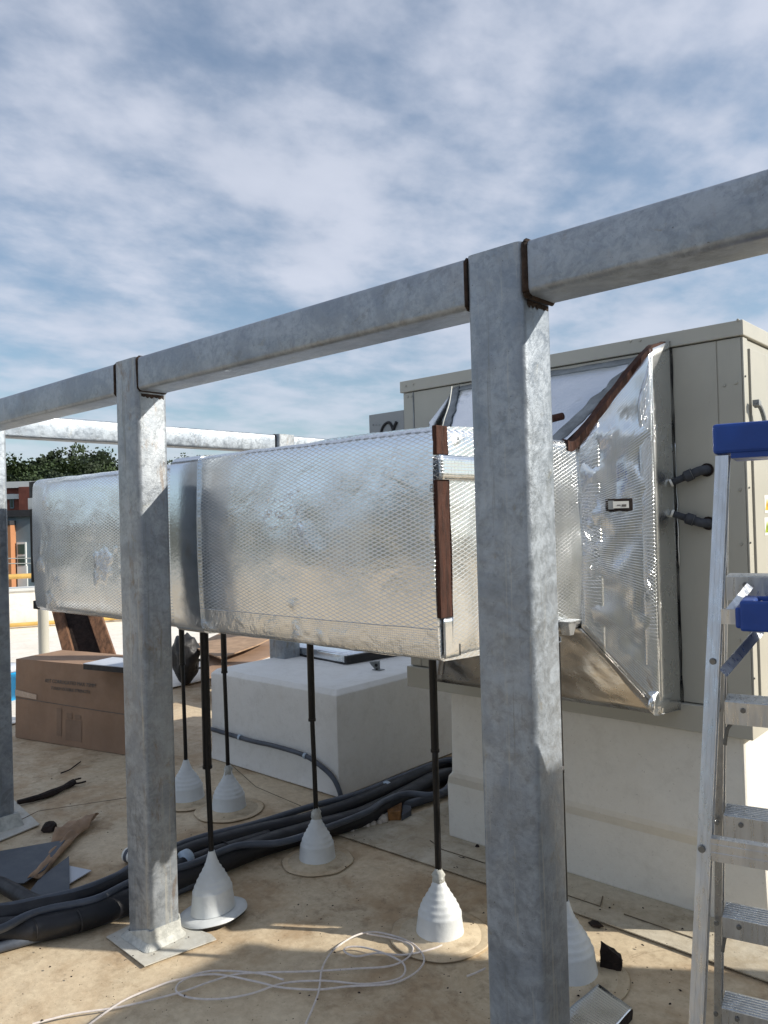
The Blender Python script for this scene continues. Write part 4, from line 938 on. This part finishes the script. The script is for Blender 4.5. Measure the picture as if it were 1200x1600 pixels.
# horizontal braces on the support side
for z in (.925,.40):
    r_,n_=ladz(z,'A'); bm=bmesh.new(); a=lp(r_+.022,n_+.001,z); b_=lp(LW-r_-.022,n_+.001,z)
    ext(bm,[(0,-.019),(.018,-.019),(.018,.019),(0,.019)],a,b_,ln,up)
    for j in (-.010,.004): ext(bm,[(-.0015,j),(.001,j),(.001,j+.006),(-.0015,j+.006)],a,b_,ln,up)
    obj('support_brace',bm,'alu',ld)
    c=lp(r_+.008,n_-.002,z+.0); bm=bmesh.new(); cyl(bm,c,c-ln*.004,.0065,.0055,14); obj('rivet',bm,'screw',ld)
for z in (1.235,):
    r_,n_=ladz(z,'A'); c=lp(r_+.012,n_-.002,z); bm=bmesh.new(); cyl(bm,c,c-ln*.003,.006,.0045,14); obj('rivet',bm,'screw',ld)
# tray arms and tray
r_,n_=ladz(1.31,'A')
bm=bmesh.new(); a=lp(r_+.022,n_+.0,1.312); ext(bm,[(0,-.013),(.012,-.013),(.012,.013),(0,.013)],a,lp(LW-r_-.02,n_,1.312),ln,up); obj('tray_arm',bm,'alu',ld)
bm=bmesh.new(); a=at(1130,1052,1.335); b_=at(1188,985,1.42); u=(b_-a).normalized(); pn=u.cross(ln).normalized(); ext(bm,[(-.0015,-.008),(.0015,-.008),(.0015,.008),(-.0015,.008)],a,b_,ln,pn); ext(bm,[(.03,-.008),(.033,-.008),(.033,.008),(.03,.008)],a,b_,ln,pn); obj('spreader',bm,'alu',ld)
bm=bmesh.new(); a=at(1137,958,1.40); b_=at(1172,915,1.5); ext(bm,[(-.001,-.007),(.001,-.007),(.001,.007),(-.001,.007)],a,b_,ln,pn); obj('spreader',bm,'alu',ld)

def tp_(a,b,c): return lp(.036+a,n_-.035+b,1.292+c)
bm=bmesh.new()
w_=.26; dd=.10; hh=.052
def hx(x0,x1,y0,y1,z0,z1): hexa(bm,[tp_(x0,y0,z0),tp_(x1,y0,z0),tp_(x1,y1,z0),tp_(x0,y1,z0),tp_(x0,y0,z1),tp_(x1,y0,z1),tp_(x1,y1,z1),tp_(x0,y1,z1)])
hx(0,w_,0,.012,0,hh); hx(0,w_,dd-.012,dd,0,hh); hx(0,.024,.012,dd-.012,0,hh); hx(w_-.024,w_,.012,dd-.012,0,hh); hx(.024,w_-.024,.012,dd-.012,0,.012)
hx(-.008,.006,.006,dd-.006,.004,hh-.012)
obj('tool_tray',bm,'blue',ld,bev=.004)
bm=bmesh.new(); random.seed(5)
for k in range(8):
    c=tp_(random.uniform(.03,.2),random.uniform(.02,.08),.04+random.uniform(0,.008)); bmesh.ops.create_icosphere(bm,subdivisions=1,radius=random.uniform(.004,.009),matrix=Matrix.Translation(c))
o=obj('screws',bm,'screw',loc=tp_(.1,.05,.03)); tag(o,'loose grey screws lying in the blue ladder tray','hardware'); o['kind']='stuff'
# rubber feet
for (r_,n_) in ((-.004-fl*1.595,.004-kA*1.595),(LW+.012+fl*1.595-.027,.004-kA*1.595),(.006-fB*1.595,.06+kB*1.595),(LW+.004+fB*1.595-.02,.06+kB*1.595)):
    bm=bmesh.new(); hexa(bm,[lp(r_-.006,n_-.006,.004),lp(r_+.034,n_-.006,.004),lp(r_+.034,n_+.06,.004),lp(r_-.006,n_+.06,.004),lp(r_-.004,n_-.004,.035),lp(r_+.032,n_-.004,.035),lp(r_+.032,n_+.058,.035),lp(r_-.004,n_+.058,.035)]); obj('rubber_foot',bm,'black',ld,bev=.003)
# ------------------------------------------------------------------ unseen second unit, added out of frame on the right to shade the roof
shade_unit=thing('rooftop_unit','second cream rooftop unit standing beyond the ladder to the right','hvac unit',(2.2,3.2,0))
obj('cabinet',B((1.05,3.4,.6,3.96,.45,2.19)),'cream',shade_unit,bev=.004); obj('roof_cap',B((1.035,3.415,.585,3.975,2.192,2.25)),'cream2',shade_unit,bev=.003); obj('curb',B((1.1,3.35,.65,3.92,0,.449)),'curbw',shade_unit,bev=.01)
# ------------------------------------------------------------------ parapet, gas pipes, beyond
P0=G(7,984); P1=G(194,971); pd=(P1-P0).normalized(); pn_=V(-pd.y,pd.x,0)
if pn_.x>0: pn_=-pn_
pa=thing('parapet_wall','low cream white parapet wall along the far left edge of the roof','wall',P0)
a=P0-pd*9; b_=P0+pd*14
bm=bmesh.new(); hexa(bm,[a+V(0,0,-.3),b_+V(0,0,-.3),b_+pn_*.3+V(0,0,-.3),a+pn_*.3+V(0,0,-.3),a+V(0,0,.57),b_+V(0,0,.57),b_+pn_*.3+V(0,0,.57),a+pn_*.3+V(0,0,.57)]); obj('wall',bm,'parapet',pa)
bm=bmesh.new(); c0_=-pn_*.03; hexa(bm,[q+V(0,0,.572) for q in (a+c0_,b_+c0_,b_+pn_*.33,a+pn_*.33)]+[q+V(0,0,.615) for q in (a+c0_,b_+c0_,b_+pn_*.33,a+pn_*.33)]); obj('coping',bm,'fwhite',pa)
for zz,rr,lab,off in ((.07,.03,'lower yellow gas pipe running along foot of the parapet',-.08),(.80,.038,'upper yellow gas pipe running above the parapet top',-.10)):
    t=thing('gas_pipe',lab,'pipe',P0+V(0,0,zz)); bm=bmesh.new(); cyl(bm,a+pn_*off+V(0,0,zz),b_+pn_*off+V(0,0,zz),rr,rr,14); obj('pipe_run',bm,'yellowpipe',t,smooth=True)
    for k in range(5):
        c=P0+pd*(-8.3+5*k)+pn_*off; bm=bmesh.new(); cyl(bm,V(c.x,c.y,0),V(c.x,c.y,zz-rr),.02,.02,8); obj('pipe_support',bm,'sealant',t)
# ------------------------------------------------------------------ far buildings and trees
def facade(name,lab,x0p,x1p,dpt,ytop,depth,wall,bits):
    """front faces the camera, corner points found from the photo's bearings at real distance dpt"""
    A=at(x0p,829,dpt); Bq=at(x1p,829,dpt); ztop=at((x0p+x1p)/2,ytop,dpt).z
    A=V(A.x,A.y,-8.2); Bq=V(Bq.x,Bq.y,-8.2); u=(Bq-A).normalized(); n_=V(-u.y,u.x,0)
    if n_.dot(fw)<0: n_=-n_
    t=thing(name,lab,'building',A)
    def slab(c0,c1,z0,z1,f0,f1,nm,mat,par=t):
        p=A+u*c0; q=A+u*c1; bm=bmesh.new(); hexa(bm,[p+n_*f0+V(0,0,z0+8.2),q+n_*f0+V(0,0,z0+8.2),q+n_*f1+V(0,0,z0+8.2),p+n_*f1+V(0,0,z0+8.2),p+n_*f0+V(0,0,z1+8.2),q+n_*f0+V(0,0,z1+8.2),q+n_*f1+V(0,0,z1+8.2),p+n_*f1+V(0,0,z1+8.2)]); return obj(nm,bm,mat,par)
    W_=(Bq-A).length
    slab(0,W_,-8.2,ztop,0,depth,'wall',wall)
    bits(slab,W_,ztop,lambda px:(at(px,829,dpt)-at(x0p,829,dpt)).length*(1 if px>x0p else -1),lambda py:at((x0p+x1p)/2,py,dpt).z)
    return t
def bits1(slab,W_,zt,U,Z):
    slab(-.2,W_+.2,zt,zt+.35,-.25,12,'roof_edge','fdark')
    slab(-4,U(24.5)+0,Z(918),Z(822),-.6,-.002,'orange_panel','orange'); slab(-4.1,U(25),Z(821.5),Z(815),-.7,-.002,'panel_cap','fdark')
    for (xa,xb,ya,yb) in ((27,41,902,849),):
        w_=slab(U(xa),U(xb),Z(ya),Z(yb),-.12,-.003,'window','fwhite')
        slab(U(xa+1.5),U(xb-1.5),Z(867.5),Z(852),-.14,-.121,'pane','glass',w_); slab(U(xa+1.5),U(xb-1.5),Z(885),Z(871),-.14,-.121,'pane','glass',w_)
    slab(U(27),U(42),Z(925),Z(886),-.10,-.004,'white_strip','fwhite')
    w_=slab(U(-4),U(11),Z(900),Z(853),-.72,-.601,'window','fdark'); slab(U(-2),U(9),Z(897),Z(856),-.74,-.721,'pane','glass',w_)
    for k in range(3):
        for (x0,x1,y0,y1) in ((-90+30*k,-72+30*k,900,850),):
            w2=slab(U(x0),U(x1),Z(y0),Z(y1),-.12,-.003,'window','fwhite'); slab(U(x0+2),U(x1-2),Z(y0-3),Z(y1+3),-.14,-.121,'pane','glass',w2)
facade('apartment_building','blue grey clad building with orange panel and white framed window beyond parapet',-120,60,42,809,14,'slate',bits1)
def bits2(slab,W_,zt,U,Z):
    slab(-.2,W_+.2,zt,zt+.5,-.3,10,'cornice','fwhite'); slab(-.1,W_+.1,zt-.9,zt-.5,-.2,-.002,'cornice','fwhite')
    slab(U(34),U(60),Z(809),Z(763),-.4,-.003,'bay','brick')
    for xx in (17,-12,-40): 
        w_=slab(U(xx),U(xx+6),Z(796),Z(773),-.08,-.002,'window','slate'); slab(U(xx+1),U(xx+5),Z(794),Z(775),-.10,-.081,'pane','glass',w_)
facade('brick_building','red brick building with white cornice in front of the trees',-130,62,64,764,12,'brick',bits2)
# trees
random.seed(21)
def crown_mesh(seed,nblob,nleaf,mat):
    random.seed(seed); bm=bmesh.new(); blobs=[]
    for k in range(nblob):
        a=random.random()*6.28; t_=random.random(); z=.32+.62*t_; rr=.42*math.sin(min(1,(1.02-t_)*1.15)*1.5)*random.uniform(.35,1)
        blobs.append((V(rr*math.cos(a),rr*math.sin(a),z),random.uniform(.10,.19)*(1.15-t_*.45)))
    for c,rb in blobs:
        for i in range(nleaf):
            dv=V(random.gauss(0,1),random.gauss(0,1),random.gauss(0,1)).normalized(); p=c+dv*rb*random.uniform(.55,1.12); p.z=c.z+(p.z-c.z)*.8
            s1=random.uniform(.006,.015); e1=V(random.gauss(0,1),random.gauss(0,1),random.gauss(0,1)).normalized(); e2=e1.orthogonal().normalized()
            vs=[bm.verts.new(p+e1*s1),bm.verts.new(p+e2*s1*.8),bm.verts.new(p-e1*s1),bm.verts.new(p-e2*s1*.8)]; bm.faces.new(vs)
    me=bpy.data.meshes.new('crown'); bm.to_mesh(me); bm.free(); me.materials.append(M[mat]); return me
def trunk_mesh():
    bm=bmesh.new(); tube(bm,[V(0,0,0),V(.01,0,.25),V(.0,.01,.5),V(.01,0,.8)],[.03,.024,.016,.008],8,3)
    for k in range(5):
        a=k*1.3; tube(bm,[V(0,0,.3+.07*k),V(.1*math.cos(a),.1*math.sin(a),.42+.07*k),V(.24*math.cos(a),.24*math.sin(a),.52+.07*k)],[.012,.008,.004],6,2)
    me=bpy.data.meshes.new('trunk'); bm.to_mesh(me); bm.free(); me.materials.append(M['bark']); return me
TM=trunk_mesh(); CM=[crown_mesh(1,40,230,'leaf_a'),crown_mesh(2,44,220,'leaf_b'),crown_mesh(3,36,220,'leaf_a'),crown_mesh(4,24,130,'leaf_b')]
where=['low dark tree at the extreme left behind the brick building','bright green bushy tree over the white cornice left of the duct','dark tree between the bright green one and the tall clump','tall dark tree forming the left half of the tallest clump','paler feathery tree forming the right half of the tallest clump','rounded dark tree just left of the near left post','dark tree half hidden behind the near left post','small dark treetop peeping over the duct left of the far post','smaller dark treetop peeping over the duct beside the far post']
tl_=[(-25,722,100,0),(18,716,88,1),(58,722,105,2),(92,699,98,0),(127,693,104,3),(160,706,98,2),(188,716,100,0),(294,714,112,2),(338,712,112,0)]
extra=[(35,728,98,2),(75,728,92,1),(110,722,90,1),(145,724,92,2),(-70,712,100,1),(-120,705,100,0),(-170,712,105,2),(215,722,104,1),(235,728,106,0),(262,726,110,2),(315,722,115,1),(362,720,118,0),(5,735,84,0),(50,742,86,1),(380,726,118,2),(170,732,88,1),(130,735,86,0),(90,738,84,2)]
elab='trees of the far wooded ridge packed below the taller tops'
for i,(px,py,dp_,k) in enumerate(tl_+extra):
    b_=at(px,829,dp_); zt=at(px,py,dp_).z; hh=zt+8.2
    t=thing('tree' if k!=3 else 'feathery_tree',where[i] if i<len(where) else 'leafy tree packed among others in the far tree line below the tallest tops','tree',(b_.x,b_.y,-8.2),'trees of the far tree line' )
    c=bpy.data.objects.new('crown',CM[k]); COL.objects.link(c); c.parent=t
    tr=bpy.data.objects.new('trunk',TM); COL.objects.link(tr); tr.parent=t
    sw_=hh*random.uniform(.75,1.0)*(.75 if k==3 else 1); c.scale=(sw_,sw_,hh); tr.scale=(hh,hh,hh); c.rotation_euler=(0,0,random.random()*6)
# two overhead wires crossing in front of the far building
for yy,dz,lab in ((866,0,'upper thin pale cable crossing before the orange panelled building'),(874,0,'lower thin pale cable crossing before the orange panelled building')):
    a=at(-200,yy+6,20); b_=at(420,yy-10,20); m_=(a+b_)/2-V(0,0,.12); bm=bmesh.new(); tube(bm,[a,m_,b_],.012,6,8); o=obj('overhead_wire',bm,'wire',loc=a); tag(o,lab,'cable')
